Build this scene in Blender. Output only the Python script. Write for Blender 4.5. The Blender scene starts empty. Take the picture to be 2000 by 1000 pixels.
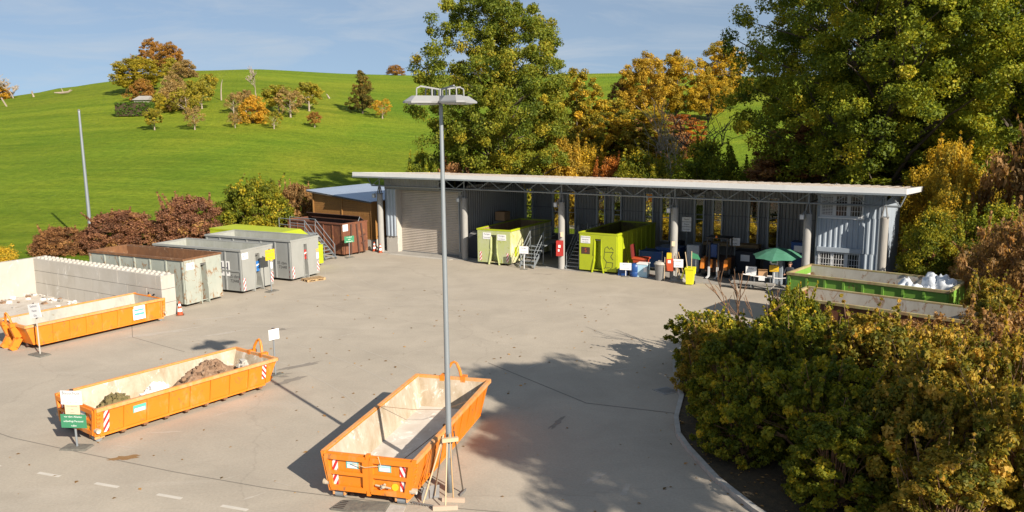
import bpy, bmesh, math, random
import numpy as np
from mathutils import Matrix, Vector, Euler

S = bpy.context.scene
R = math.radians
COL = S.collection

# ------------------------------------------------------------------ camera
cam_d = bpy.data.cameras.new('camera')
cam = bpy.data.objects.new('camera', cam_d)
COL.objects.link(cam)
cam_d.sensor_width = 36.0
cam_d.lens = 28.1
cam_d.clip_end = 3000
cam.matrix_world = Matrix.Translation((0, 0, 9.48)) @ Matrix.Rotation(R(90 - 9.41), 4, 'X') @ Matrix.Rotation(R(-0.56), 4, 'Z')
S.camera = cam

# ------------------------------------------------------------------ light
SUN_EL = R(28.56)
SUN_DIR = Vector((0.621 * math.cos(SUN_EL), -0.783 * math.cos(SUN_EL), math.sin(SUN_EL))).normalized()   # towards the sun
w = bpy.data.worlds.new('World')
S.world = w
w.use_nodes = True
nt = w.node_tree
bg = nt.nodes['Background']
sky = nt.nodes.new('ShaderNodeTexSky')
sky.sky_type = 'NISHITA'
sky.sun_disc = False
sky.sun_elevation = SUN_EL
sky.sun_rotation = math.atan2(SUN_DIR.x, SUN_DIR.y)
sky.altitude = 400
sky.air_density = 1.0
sky.dust_density = 0.25
sky.ozone_density = 3.0
# sample the sky a little above each direction: the photo's sky stays blue down to the hill
sc_ = nt.nodes.new('ShaderNodeTexCoord')
lift = nt.nodes.new('ShaderNodeVectorMath'); lift.operation = 'MULTIPLY_ADD'
lift.inputs[1].default_value = (1, 1, 0.88); lift.inputs[2].default_value = (0, 0, 0.12)
nrm_ = nt.nodes.new('ShaderNodeVectorMath'); nrm_.operation = 'NORMALIZE'
nt.links.new(sc_.outputs['Generated'], lift.inputs[0]); nt.links.new(lift.outputs['Vector'], nrm_.inputs[0])
nt.links.new(nrm_.outputs['Vector'], sky.inputs['Vector'])
# thin streaky cirrus, laid out by direction in the sky
tc = nt.nodes.new('ShaderNodeTexCoord')
mp = nt.nodes.new('ShaderNodeMapping')
mp.inputs['Scale'].default_value = (1.6, 1.6, 9.0)
mp.inputs['Rotation'].default_value = (R(4), R(-5), R(20))
nz = nt.nodes.new('ShaderNodeTexNoise')
nz.inputs['Scale'].default_value = 2.6
nz.inputs['Detail'].default_value = 7
nz.inputs['Roughness'].default_value = 0.62
nz.inputs['Distortion'].default_value = 0.6
rp = nt.nodes.new('ShaderNodeValToRGB')
rp.color_ramp.elements[0].position = 0.44
rp.color_ramp.elements[0].color = (0, 0, 0, 1)
rp.color_ramp.elements[1].position = 0.66
rp.color_ramp.elements[1].color = (0.42, 0.42, 0.42, 1)
mx = nt.nodes.new('ShaderNodeMixRGB')
mx.inputs['Color2'].default_value = (5.6, 6.0, 6.4, 1)
nt.links.new(tc.outputs['Generated'], mp.inputs['Vector'])
nt.links.new(mp.outputs['Vector'], nz.inputs['Vector'])
nt.links.new(nz.outputs['Fac'], rp.inputs['Fac'])
nt.links.new(rp.outputs['Color'], mx.inputs['Fac'])
veil = nt.nodes.new('ShaderNodeMixRGB'); veil.inputs['Fac'].default_value = 0.36; veil.inputs['Color2'].default_value = (4.3, 4.9, 5.4, 1)
nt.links.new(sky.outputs['Color'], veil.inputs['Color1'])
nt.links.new(veil.outputs['Color'], mx.inputs['Color1'])
nt.links.new(mx.outputs['Color'], bg.inputs['Color'])
bg.inputs['Strength'].default_value = 0.060

sun_d = bpy.data.lights.new('sun', 'SUN')
sun_d.energy = 5.0
sun_d.angle = R(0.55)
sun_d.color = (1.0, 0.90, 0.76)
sun = bpy.data.objects.new('sun', sun_d)
COL.objects.link(sun)
sun.rotation_euler = SUN_DIR.to_track_quat('Z', 'Y').to_euler()
sun.location = (30, -40, 40)

S.view_settings.view_transform = 'Standard'
S.view_settings.look = 'None'
S.view_settings.exposure = 0.86
S.view_settings.gamma = 1
S.cycles.max_bounces = 6
S.cycles.transparent_max_bounces = 12
S.cycles.use_denoising = True

# ------------------------------------------------------------------ materials
def newmat(name):
    m = bpy.data.materials.new(name)
    m.use_nodes = True
    n = m.node_tree.nodes
    return m, m.node_tree, n['Principled BSDF']

def ramp(t, stops):
    r = t.nodes.new('ShaderNodeValToRGB')
    el = r.color_ramp.elements
    while len(el) < len(stops):
        el.new(0.5)
    for e, (p, c) in zip(el, stops):
        e.position = p
        e.color = (*c, 1)
    return r

def noise(t, scale, detail=4, rough=0.55, coord='Object', dist=0.0, sc=None):
    c = t.nodes.new('ShaderNodeTexCoord')
    n = t.nodes.new('ShaderNodeTexNoise')
    n.inputs['Scale'].default_value = scale
    n.inputs['Detail'].default_value = detail
    n.inputs['Roughness'].default_value = rough
    n.inputs['Distortion'].default_value = dist
    if sc:
        m = t.nodes.new('ShaderNodeMapping')
        m.inputs['Scale'].default_value = sc
        t.links.new(c.outputs[coord], m.inputs['Vector'])
        t.links.new(m.outputs['Vector'], n.inputs['Vector'])
    else:
        t.links.new(c.outputs[coord], n.inputs['Vector'])
    return n

def mix(t, fac, a, b, mode='MIX'):
    m = t.nodes.new('ShaderNodeMixRGB')
    m.blend_type = mode
    for k, v in (('Fac', fac), ('Color1', a), ('Color2', b)):
        if hasattr(v, 'links') or hasattr(v, 'is_output'):
            t.links.new(v, m.inputs[k])
        elif isinstance(v, (int, float)):
            m.inputs[k].default_value = v
        else:
            m.inputs[k].default_value = (*v, 1)
    return m.outputs['Color']

def bump(t, p, h, strength=0.3, dist=0.02):
    b = t.nodes.new('ShaderNodeBump')
    b.inputs['Strength'].default_value = strength
    b.inputs['Distance'].default_value = dist
    t.links.new(h, b.inputs['Height'])
    t.links.new(b.outputs['Normal'], p.inputs['Normal'])

def worn(name, base, dirt=None, rust=None, amount=0.45, scale=1.2, rough=0.55, metal=0.0, streak=True, lo=0.10, soft=0.16):
    """painted sheet: base paint, faint weathering, patches of dirt / rust"""
    m, t, p = newmat(name)
    n1 = noise(t, scale * 0.9, 5, 0.6)
    c = mix(t, n1.outputs['Fac'], tuple(x * 0.86 for x in base), tuple(min(1, x * 1.12) for x in base))
    if dirt:
        n2 = noise(t, scale * 2.0, 8, 0.7, sc=(1, 1, 0.45) if streak else None, dist=0.4)
        r2 = ramp(t, [(1 - amount - soft, (0, 0, 0)), (1 - amount + soft, (1, 1, 1))])
        t.links.new(n2.outputs['Fac'], r2.inputs['Fac'])
        c = mix(t, r2.outputs['Color'], c, dirt)
    if rust:
        n3 = noise(t, scale * 3.1, 9, 0.75, sc=(1, 1, 0.6) if streak else None, dist=0.8)
        r3 = ramp(t, [(0.62 - lo, (0, 0, 0)), (0.70 - lo, (1, 1, 1))])
        t.links.new(n3.outputs['Fac'], r3.inputs['Fac'])
        c = mix(t, r3.outputs['Color'], c, rust)
    t.links.new(c, p.inputs['Base Color'])
    p.inputs['Roughness'].default_value = rough
    p.inputs['Metallic'].default_value = metal
    return m

def plain(name, col, rough=0.5, metal=0.0, var=0.12, scale=3.0, alpha=None):
    m, t, p = newmat(name)
    n = noise(t, scale, 5, 0.6)
    c = mix(t, n.outputs['Fac'], tuple(x * (1 - var) for x in col), tuple(min(1, x * (1 + var)) for x in col))
    t.links.new(c, p.inputs['Base Color'])
    p.inputs['Roughness'].default_value = rough
    p.inputs['Metallic'].default_value = metal
    return m

def leafmat(name, pal, trans=0.42, rough=0.6, k=1.7):
    """leaves: colour picked per leaf from the palette by the leaf's own tint value"""
    m, t, p = newmat(name)
    a = t.nodes.new('ShaderNodeAttribute')
    a.attribute_name = 'tint'
    pal = [tuple(min(.75, v * k) for v in c) for c in pal]
    n = len(pal)
    r = ramp(t, [(i / (n - 1), c) for i, c in enumerate(pal)])
    t.links.new(a.outputs['Fac'], r.inputs['Fac'])
    col = r.outputs['Color']
    p.inputs['Roughness'].default_value = rough
    p.inputs['Specular IOR Level'].default_value = 0.25
    t.links.new(col, p.inputs['Base Color'])
    tr = t.nodes.new('ShaderNodeBsdfTranslucent')
    c2 = mix(t, 1.0, col, (1.1, 1.0, 0.5), 'MULTIPLY')
    t.links.new(c2, tr.inputs['Color'])
    ms = t.nodes.new('ShaderNodeMixShader')
    ms.inputs['Fac'].default_value = trans
    t.links.new(p.outputs['BSDF'], ms.inputs[1])
    t.links.new(tr.outputs['BSDF'], ms.inputs[2])
    t.links.new(ms.outputs['Shader'], t.nodes['Material Output'].inputs['Surface'])
    return m

def stripes(name, ca, cb, k=2.4):
    m, t, p = newmat(name)
    uv = t.nodes.new('ShaderNodeUVMap')
    sep = t.nodes.new('ShaderNodeSeparateXYZ')
    t.links.new(uv.outputs['UV'], sep.inputs['Vector'])
    ad = t.nodes.new('ShaderNodeMath'); ad.operation = 'MULTIPLY_ADD'
    t.links.new(sep.outputs['Y'], ad.inputs[0]); ad.inputs[1].default_value = k
    t.links.new(sep.outputs['X'], ad.inputs[2])
    fr = t.nodes.new('ShaderNodeMath'); fr.operation = 'FRACT'
    t.links.new(ad.outputs[0], fr.inputs[0])
    gt = t.nodes.new('ShaderNodeMath'); gt.operation = 'GREATER_THAN'; gt.inputs[1].default_value = 0.5
    t.links.new(fr.outputs[0], gt.inputs[0])
    c = mix(t, gt.outputs[0], ca, cb)
    t.links.new(c, p.inputs['Base Color'])
    p.inputs['Roughness'].default_value = 0.45
    return m

M = {}
M['orange'] = worn('orange_paint', (0.66, 0.192, 0.012), (0.54, 0.24, 0.07), (0.24, 0.11, 0.05), 0.40, 1.1, 0.5, lo=0.045, soft=0.07)
M['orange_faded'] = worn('faded_orange_rim', (0.66, 0.255, 0.05), (0.50, 0.32, 0.18), (0.30, 0.16, 0.08), 0.45, 1.5, 0.6, lo=0.02)
M['dust'] = worn('dusty_inside', (0.50, 0.43, 0.345), (0.31, 0.245, 0.165), (0.64, 0.59, 0.53), 0.5, 0.8, 0.9, lo=0.06)
M['dust_floor'] = worn('chalky_floor', (0.58, 0.53, 0.475), (0.44, 0.38, 0.32), (0.72, 0.68, 0.63), 0.45, 0.6, 0.95, streak=False, lo=0.06)
M['zinc_in'] = worn('grey_inside', (0.30, 0.30, 0.27), (0.44, 0.41, 0.35), (0.22, 0.17, 0.11), 0.5, 1.0, 0.8, lo=0.02)
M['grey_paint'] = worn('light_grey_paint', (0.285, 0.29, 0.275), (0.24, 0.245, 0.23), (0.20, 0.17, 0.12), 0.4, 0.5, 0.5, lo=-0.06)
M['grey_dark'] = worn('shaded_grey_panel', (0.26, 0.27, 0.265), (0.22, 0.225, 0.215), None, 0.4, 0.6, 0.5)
M['grey_in'] = worn('pale_grey_inside', (0.36, 0.37, 0.34), (0.28, 0.29, 0.25), (0.30, 0.27, 0.16), 0.5, 0.8, 0.7, lo=-0.02)
M['rusty_grey'] = worn('rusty_grey_green_paint', (0.30, 0.325, 0.285), (0.36, 0.37, 0.32), (0.23, 0.12, 0.05), 0.45, 0.9, 0.7, lo=0.08)
M['rust_in'] = worn('rusty_inside', (0.22, 0.10, 0.04), (0.13, 0.06, 0.028), (0.30, 0.20, 0.12), 0.55, 1.1, 0.85, lo=0.05)
M['rust_brown'] = worn('red_brown_paint', (0.17, 0.060, 0.030), (0.11, 0.045, 0.026), (0.23, 0.10, 0.04), 0.45, 0.9, 0.65, lo=0.08)
M['rust_dark'] = worn('dark_rust', (0.075, 0.036, 0.025), (0.05, 0.028, 0.02), None, 0.4, 1.5, 0.8)
M['lime'] = worn('yellow_green_paint', (0.37, 0.43, 0.012), (0.28, 0.32, 0.02), (0.16, 0.17, 0.03), 0.35, 0.6, 0.5, lo=-0.02)
M['lime_in'] = worn('yellow_green_inside', (0.26, 0.25, 0.02), (0.13, 0.09, 0.035), (0.10, 0.06, 0.03), 0.5, 0.8, 0.7, lo=0.08)
M['lime_faded'] = worn('faded_green_paint', (0.40, 0.45, 0.16), (0.42, 0.44, 0.28), (0.30, 0.34, 0.02), 0.5, 0.9, 0.6, lo=0.06)
M['lime_pale'] = worn('bleached_green_side', (0.40, 0.42, 0.12), (0.62, 0.56, 0.44), (0.22, 0.28, 0.03), 0.55, 0.55, 0.6, lo=0.05)
M['wood_in'] = worn('tan_inside', (0.36, 0.24, 0.12), (0.22, 0.13, 0.06), None, 0.5, 1.0, 0.8)
M['skip_green'] = worn('bright_green_paint', (0.16, 0.33, 0.045), (0.11, 0.22, 0.04), (0.20, 0.12, 0.05), 0.35, 0.7, 0.5, lo=0.04)
M['skip_white'] = worn('rust_stained_white_inside', (0.46, 0.44, 0.39), (0.36, 0.33, 0.28), (0.24, 0.13, 0.07), 0.5, 0.9, 0.8, lo=0.085)
M['skip_rim'] = worn('rusty_tan_rim', (0.36, 0.33, 0.16), (0.26, 0.16, 0.08), (0.20, 0.30, 0.06), 0.5, 1.2, 0.7, lo=0.06)
M['col'] = worn('column_concrete', (0.315, 0.31, 0.295), (0.25, 0.24, 0.225), None, 0.45, 0.8, 0.85)
M['conc'] = worn('concrete_block', (0.44, 0.42, 0.385), (0.34, 0.31, 0.26), (0.54, 0.53, 0.50), 0.45, 0.45, 0.9, lo=0.03, soft=0.3)
M['conc_dark'] = worn('grey_concrete', (0.30, 0.285, 0.26), (0.22, 0.20, 0.18), None, 0.4, 0.6, 0.9)
M['kerb'] = worn('kerb_concrete', (0.42, 0.40, 0.365), (0.32, 0.29, 0.25), None, 0.45, 2.0, 0.9)
M['galv'] = worn('galvanised_steel', (0.27, 0.30, 0.325), (0.235, 0.26, 0.28), None, 0.45, 1.5, 0.42, metal=0.35)
M['galv_dark'] = worn('dull_steel', (0.22, 0.22, 0.22), (0.17, 0.165, 0.16), None, 0.45, 2.0, 0.5, metal=0.3)
M['lamp_head'] = plain('lamp_housing_grey', (0.24, 0.245, 0.25), 0.45)
M['glass_white'] = plain('frosted_cover', (0.62, 0.63, 0.64), 0.2)
M['steel'] = worn('corrugated_steel', (0.31, 0.305, 0.295), (0.25, 0.245, 0.235), None, 0.4, 0.6, 0.5, metal=0.2)
M['steel_pale'] = worn('pale_blue_grey_steel', (0.33, 0.38, 0.44), (0.27, 0.31, 0.36), None, 0.45, 0.5, 0.45, metal=0.15)
M['shutter'] = worn('roller_shutter_slats', (0.42, 0.37, 0.32), (0.35, 0.31, 0.265), None, 0.45, 0.8, 0.5, metal=0.1)
M['fascia'] = worn('white_metal_edge', (0.64, 0.64, 0.635), (0.54, 0.535, 0.53), None, 0.35, 0.5, 0.4)
M['rooftop'] = worn('weathered_roof_sheet', (0.38, 0.35, 0.32), (0.26, 0.21, 0.17), (0.17, 0.12, 0.08), 0.5, 0.5, 0.6, lo=0.06)
M['shed_roof'] = worn('blue_grey_metal_roof', (0.42, 0.49, 0.60), (0.45, 0.51, 0.60), None, 0.4, 0.4, 0.35, metal=0.45)
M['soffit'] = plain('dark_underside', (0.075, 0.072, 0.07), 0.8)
M['white'] = plain('white_board', (0.74, 0.74, 0.74), 0.45, var=0.05)
M['whiteish'] = plain('white_frame', (0.60, 0.61, 0.62), 0.45, var=0.06)
M['black'] = plain('black_plastic', (0.02, 0.02, 0.022), 0.5)
M['ink'] = plain('black_lettering', (0.025, 0.025, 0.03), 0.6)
M['ink_grey'] = plain('grey_lettering', (0.10, 0.10, 0.13), 0.6)
M['whitetxt'] = plain('white_lettering', (0.78, 0.80, 0.78), 0.5, var=0.02)
M['green_sign'] = plain('green_board', (0.045, 0.22, 0.115), 0.45, var=0.06)
M['cream'] = plain('cream_sheet', (0.66, 0.52, 0.36), 0.6, var=0.05)
M['yellow'] = plain('yellow_board', (0.74, 0.46, 0.02), 0.45, var=0.06)
M['teal'] = plain('teal_band', (0.10, 0.42, 0.36), 0.45, var=0.05)
M['blue'] = plain('blue_plastic', (0.012, 0.06, 0.22), 0.4)
M['blue_logo'] = plain('blue_square', (0.02, 0.14, 0.42), 0.45)
M['lightblue'] = plain('light_blue_plastic', (0.38, 0.58, 0.70), 0.45)
M['red'] = plain('red_enamel', (0.36, 0.028, 0.022), 0.4)
M['redor'] = plain('orange_red_plastic', (0.46, 0.07, 0.022), 0.45)
M['signal'] = plain('yellow_bin_plastic', (0.64, 0.62, 0.015), 0.4)
M['hazard'] = stripes('red_white_stripes', (0.75, 0.72, 0.70), (0.50, 0.025, 0.03))
M['hazard_b'] = stripes('red_white_stripes_mirrored', (0.75, 0.72, 0.70), (0.50, 0.025, 0.03), -2.4)
M['rubber'] = worn('rubber_mat', (0.10, 0.095, 0.085), (0.17, 0.16, 0.13), None, 0.45, 4.0, 0.95, streak=False)
M['wood'] = worn('pale_wood', (0.42, 0.28, 0.14), (0.30, 0.19, 0.09), None, 0.4, 3.0, 0.8)
M['dark_red'] = plain('dark_red_plastic', (0.15, 0.022, 0.018), 0.45)
M['broom'] = plain('weathered_broom', (0.44, 0.34, 0.26), 0.8)
M['handle'] = plain('broom_handle_wood', (0.50, 0.38, 0.24), 0.6)
M['plank'] = worn('stained_plank', (0.33, 0.165, 0.045), (0.24, 0.115, 0.035), None, 0.45, 1.2, 0.75)
M['umb'] = worn('green_canvas', (0.045, 0.17, 0.105), (0.07, 0.22, 0.15), None, 0.45, 1.2, 0.8)
M['bark'] = worn('bark', (0.085, 0.065, 0.048), (0.05, 0.04, 0.03), None, 0.45, 2.5, 0.9)
M['bark_pale'] = worn('pale_bark', (0.34, 0.28, 0.22), (0.24, 0.19, 0.14), None, 0.45, 2.5, 0.9)
M['twig'] = worn('brown_twig', (0.22, 0.125, 0.07), (0.14, 0.08, 0.045), None, 0.45, 2.5, 0.9)
M['bag'] = plain('white_plastic_sack', (0.52, 0.55, 0.59), 0.4, var=0.08)
M['rubble'] = worn('brown_rubble', (0.20, 0.118, 0.07), (0.29, 0.195, 0.13), (0.12, 0.07, 0.042), 0.45, 3.0, 0.95, streak=False, lo=0.1)
M['chalk'] = worn('white_rubble', (0.72, 0.69, 0.66), (0.60, 0.56, 0.52), None, 0.4, 3.0, 0.95, streak=False)
M['mould'] = worn('olive_green_debris', (0.13, 0.105, 0.04), (0.20, 0.15, 0.07), (0.08, 0.075, 0.025), 0.45, 3.5, 0.95, streak=False, lo=0.1)
M['skin'] = plain('skin', (0.48, 0.25, 0.16), 0.55)
M['hair'] = plain('brown_hair', (0.06, 0.03, 0.018), 0.7)
M['cloth_dark'] = plain('dark_clothing', (0.03, 0.034, 0.045), 0.85)
M['denim'] = plain('blue_trousers', (0.05, 0.075, 0.14), 0.85)
M['carpaint'] = plain('dark_car_paint', (0.035, 0.037, 0.042), 0.25)
M['dkglass'] = plain('dark_window_glass', (0.018, 0.02, 0.022), 0.08, var=0.02)
M['cardboard'] = plain('cardboard', (0.44, 0.26, 0.13), 0.8)

def glass_mat():
    m, t, p = newmat('window_glass')
    tr = t.nodes.new('ShaderNodeBsdfTransparent'); tr.inputs['Color'].default_value = (0.86, 0.90, 0.88, 1)
    gl = t.nodes.new('ShaderNodeBsdfGlossy'); gl.inputs['Roughness'].default_value = 0.03
    fr = t.nodes.new('ShaderNodeFresnel'); fr.inputs['IOR'].default_value = 1.55
    ms = t.nodes.new('ShaderNodeMixShader')
    t.links.new(fr.outputs[0], ms.inputs['Fac'])
    t.links.new(tr.outputs[0], ms.inputs[1]); t.links.new(gl.outputs[0], ms.inputs[2])
    t.links.new(ms.outputs[0], t.nodes['Material Output'].inputs['Surface'])
    return m
M['glass'] = glass_mat()

def pavement_mat():
    m, t, p = newmat('pale_asphalt')
    big = noise(t, 0.07, 5, 0.6)
    mid = noise(t, 0.45, 7, 0.65, dist=0.5)
    fine = noise(t, 14, 3, 0.7)
    streak = noise(t, 0.5, 5, 0.6, sc=(0.22, 1.0, 1.0), dist=0.9)
    r1 = ramp(t, [(0.3, (0.352, 0.309, 0.252)), (0.7, (0.398, 0.351, 0.288))])
    t.links.new(big.outputs['Fac'], r1.inputs['Fac'])
    r2 = ramp(t, [(0.35, (0.87, 0.87, 0.87)), (0.68, (1.08, 1.075, 1.07))])
    t.links.new(mid.outputs['Fac'], r2.inputs['Fac'])
    c = mix(t, 0.75, r1.outputs['Color'], r2.outputs['Color'], 'MULTIPLY')
    r3 = ramp(t, [(0.58, (0, 0, 0)), (0.78, (0.4, 0.4, 0.4))])
    t.links.new(streak.outputs['Fac'], r3.inputs['Fac'])
    c = mix(t, r3.outputs['Color'], c, (0.46, 0.41, 0.35))
    r4 = ramp(t, [(0.25, (0.80, 0.80, 0.80)), (0.75, (1.15, 1.15, 1.15))])
    t.links.new(fine.outputs['Fac'], r4.inputs['Fac'])
    c = mix(t, 0.6, c, r4.outputs['Color'], 'MULTIPLY')
    # thin hair cracks
    v = t.nodes.new('ShaderNodeTexVoronoi'); v.feature = 'DISTANCE_TO_EDGE'; v.inputs['Scale'].default_value = 0.085
    cc = t.nodes.new('ShaderNodeTexCoord')
    dn = noise(t, 0.6, 4, 0.6)
    ad = t.nodes.new('ShaderNodeVectorMath'); ad.operation = 'MULTIPLY_ADD'
    t.links.new(dn.outputs['Color'], ad.inputs[0]); ad.inputs[1].default_value = (1.6, 1.6, 0)
    t.links.new(cc.outputs['Object'], ad.inputs[2])
    t.links.new(ad.outputs['Vector'], v.inputs['Vector'])
    r5 = ramp(t, [(0.0, (0.72, 0.72, 0.72)), (0.0028, (1, 1, 1))])
    t.links.new(v.outputs['Distance'], r5.inputs['Fac'])
    c = mix(t, 0.35, c, r5.outputs['Color'], 'MULTIPLY')
    t.links.new(c, p.inputs['Base Color'])
    p.inputs['Roughness'].default_value = 0.9
    p.inputs['Specular IOR Level'].default_value = 0.2
    bump(t, p, fine.outputs['Fac'], 0.25, 0.01)
    return m
M['pave'] = pavement_mat()

def grass_mat():
    m, t, p = newmat('meadow_grass')
    big = noise(t, 0.018, 5, 0.6, dist=0.8)
    band = noise(t, 0.03, 5, 0.6, sc=(0.35, 1.6, 1.0), dist=1.2)
    fine = noise(t, 1.3, 6, 0.75)
    r1 = ramp(t, [(0.32, (0.125, 0.212, 0.014)), (0.5, (0.160, 0.224, 0.015)), (0.68, (0.195, 0.230, 0.018))])
    t.links.new(big.outputs['Fac'], r1.inputs['Fac'])
    r2 = ramp(t, [(0.38, (0.80, 0.86, 0.8)), (0.62, (1.12, 1.06, 1.1))])
    t.links.new(band.outputs['Fac'], r2.inputs['Fac'])
    c = mix(t, 0.85, r1.outputs['Color'], r2.outputs['Color'], 'MULTIPLY')
    r3 = ramp(t, [(0.3, (0.56, 0.64, 0.5)), (0.7, (1.32, 1.24, 1.3))])
    t.links.new(fine.outputs['Fac'], r3.inputs['Fac'])
    c = mix(t, 0.75, c, r3.outputs['Color'], 'MULTIPLY')
    md = noise(t, 0.16, 7, 0.75, dist=1.5)
    r6 = ramp(t, [(0.35, (0.80, 0.88, 0.8)), (0.65, (1.18, 1.08, 1.2))])
    t.links.new(md.outputs['Fac'], r6.inputs['Fac'])
    c = mix(t, 0.5, c, r6.outputs['Color'], 'MULTIPLY')
    st = noise(t, 0.22, 6, 0.7, sc=(0.12, 1.3, 1.0), dist=0.6)
    r4 = ramp(t, [(0.36, (0.72, 0.78, 0.7)), (0.64, (1.24, 1.15, 1.2))])
    t.links.new(st.outputs['Fac'], r4.inputs['Fac'])
    c = mix(t, 0.7, c, r4.outputs['Color'], 'MULTIPLY')
    t.links.new(c, p.inputs['Base Color'])
    p.inputs['Roughness'].default_value = 0.95
    p.inputs['Specular IOR Level'].default_value = 0.1
    bump(t, p, fine.outputs['Fac'], 0.9, 0.5)
    return m
M['grass'] = grass_mat()

def soil_mat():
    m, t, p = newmat('leaf_litter')
    n = noise(t, 6, 8, 0.75)
    r = ramp(t, [(0.3, (0.025, 0.018, 0.010)), (0.55, (0.06, 0.042, 0.02)), (0.72, (0.15, 0.085, 0.03))])
    t.links.new(n.outputs['Fac'], r.inputs['Fac'])
    t.links.new(r.outputs['Color'], p.inputs['Base Color'])
    p.inputs['Roughness'].default_value = 0.95
    bump(t, p, n.outputs['Fac'], 0.8, 0.05)
    return m
M['soil'] = soil_mat()

# leaf palettes
M['L_oak'] = leafmat('oak_leaves', [(0.044, 0.064, 0.008), (0.085, 0.104, 0.010), (0.130, 0.132, 0.012), (0.22, 0.17, 0.014)], k=2.0)
M['L_dark'] = leafmat('dark_green_leaves', [(0.042, 0.062, 0.008), (0.092, 0.115, 0.010), (0.145, 0.152, 0.011), (0.24, 0.19, 0.013)], k=2.1)
M['O_olive'] = leafmat('orchard_olive_leaves', [(0.10, 0.095, 0.012), (0.16, 0.135, 0.014), (0.22, 0.165, 0.016)], k=2.3)
M['O_brown'] = leafmat('orchard_brown_leaves', [(0.12, 0.085, 0.034), (0.17, 0.115, 0.042), (0.22, 0.145, 0.04)], k=2.3)
M['O_orange'] = leafmat('orchard_orange_leaves', [(0.17, 0.115, 0.014), (0.27, 0.155, 0.014), (0.33, 0.18, 0.018)], k=2.3)
M['O_red'] = leafmat('orchard_russet_leaves', [(0.13, 0.080, 0.02), (0.20, 0.10, 0.022), (0.26, 0.135, 0.02)], k=2.0)
M['O_yellow'] = leafmat('orchard_yellow_leaves', [(0.12, 0.105, 0.012), (0.18, 0.148, 0.013), (0.24, 0.178, 0.014)], k=2.3)
M['L_yellow'] = leafmat('yellow_leaves', [(0.13, 0.11, 0.014), (0.24, 0.17, 0.016), (0.33, 0.22, 0.017), (0.42, 0.27, 0.018)])
M['L_orange'] = leafmat('orange_leaves', [(0.15, 0.11, 0.016), (0.25, 0.165, 0.019), (0.33, 0.215, 0.022), (0.38, 0.25, 0.024)])
M['L_red'] = leafmat('russet_leaves', [(0.10, 0.05, 0.016), (0.22, 0.085, 0.018), (0.34, 0.115, 0.02), (0.40, 0.17, 0.02)])
M['L_olive'] = leafmat('olive_yellow_leaves', [(0.065, 0.075, 0.012), (0.14, 0.125, 0.014), (0.24, 0.17, 0.014), (0.34, 0.21, 0.016)], k=2.0)
M['L_brown'] = leafmat('brown_leaves', [(0.085, 0.045, 0.022), (0.16, 0.078, 0.034), (0.25, 0.125, 0.05), (0.33, 0.19, 0.07)])
M['L_bushg'] = leafmat('green_yellow_bush_leaves', [(0.040, 0.056, 0.007), (0.090, 0.102, 0.009), (0.160, 0.150, 0.012), (0.34, 0.25, 0.018)], k=2.1, trans=0.5)
M['L_bushm'] = leafmat('mixed_autumn_bush_leaves', [(0.055, 0.062, 0.009), (0.13, 0.108, 0.014), (0.24, 0.165, 0.024), (0.36, 0.23, 0.05)], k=2.15, trans=0.5)
M['L_bushb'] = leafmat('rusty_bush_leaves', [(0.075, 0.050, 0.018), (0.15, 0.088, 0.034), (0.235, 0.135, 0.052), (0.33, 0.20, 0.08)], k=1.9, trans=0.5)
M['L_wine'] = leafmat('dark_russet_bush_leaves', [(0.075, 0.040, 0.024), (0.135, 0.062, 0.036), (0.185, 0.088, 0.044), (0.23, 0.14, 0.04)], k=2.0)
M['L_hedge'] = leafmat('clipped_hedge_leaves', [(0.028, 0.055, 0.008), (0.048, 0.085, 0.010), (0.07, 0.11, 0.012)], 0.25)
M['L_spruce'] = leafmat('bronze_green_leaves', [(0.05, 0.045, 0.014), (0.09, 0.078, 0.016), (0.14, 0.10, 0.02), (0.19, 0.12, 0.025)])
M['L_crimson'] = leafmat('crimson_leaves', [(0.25, 0.03, 0.02), (0.38, 0.04, 0.02), (0.42, 0.08, 0.03)])

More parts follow.
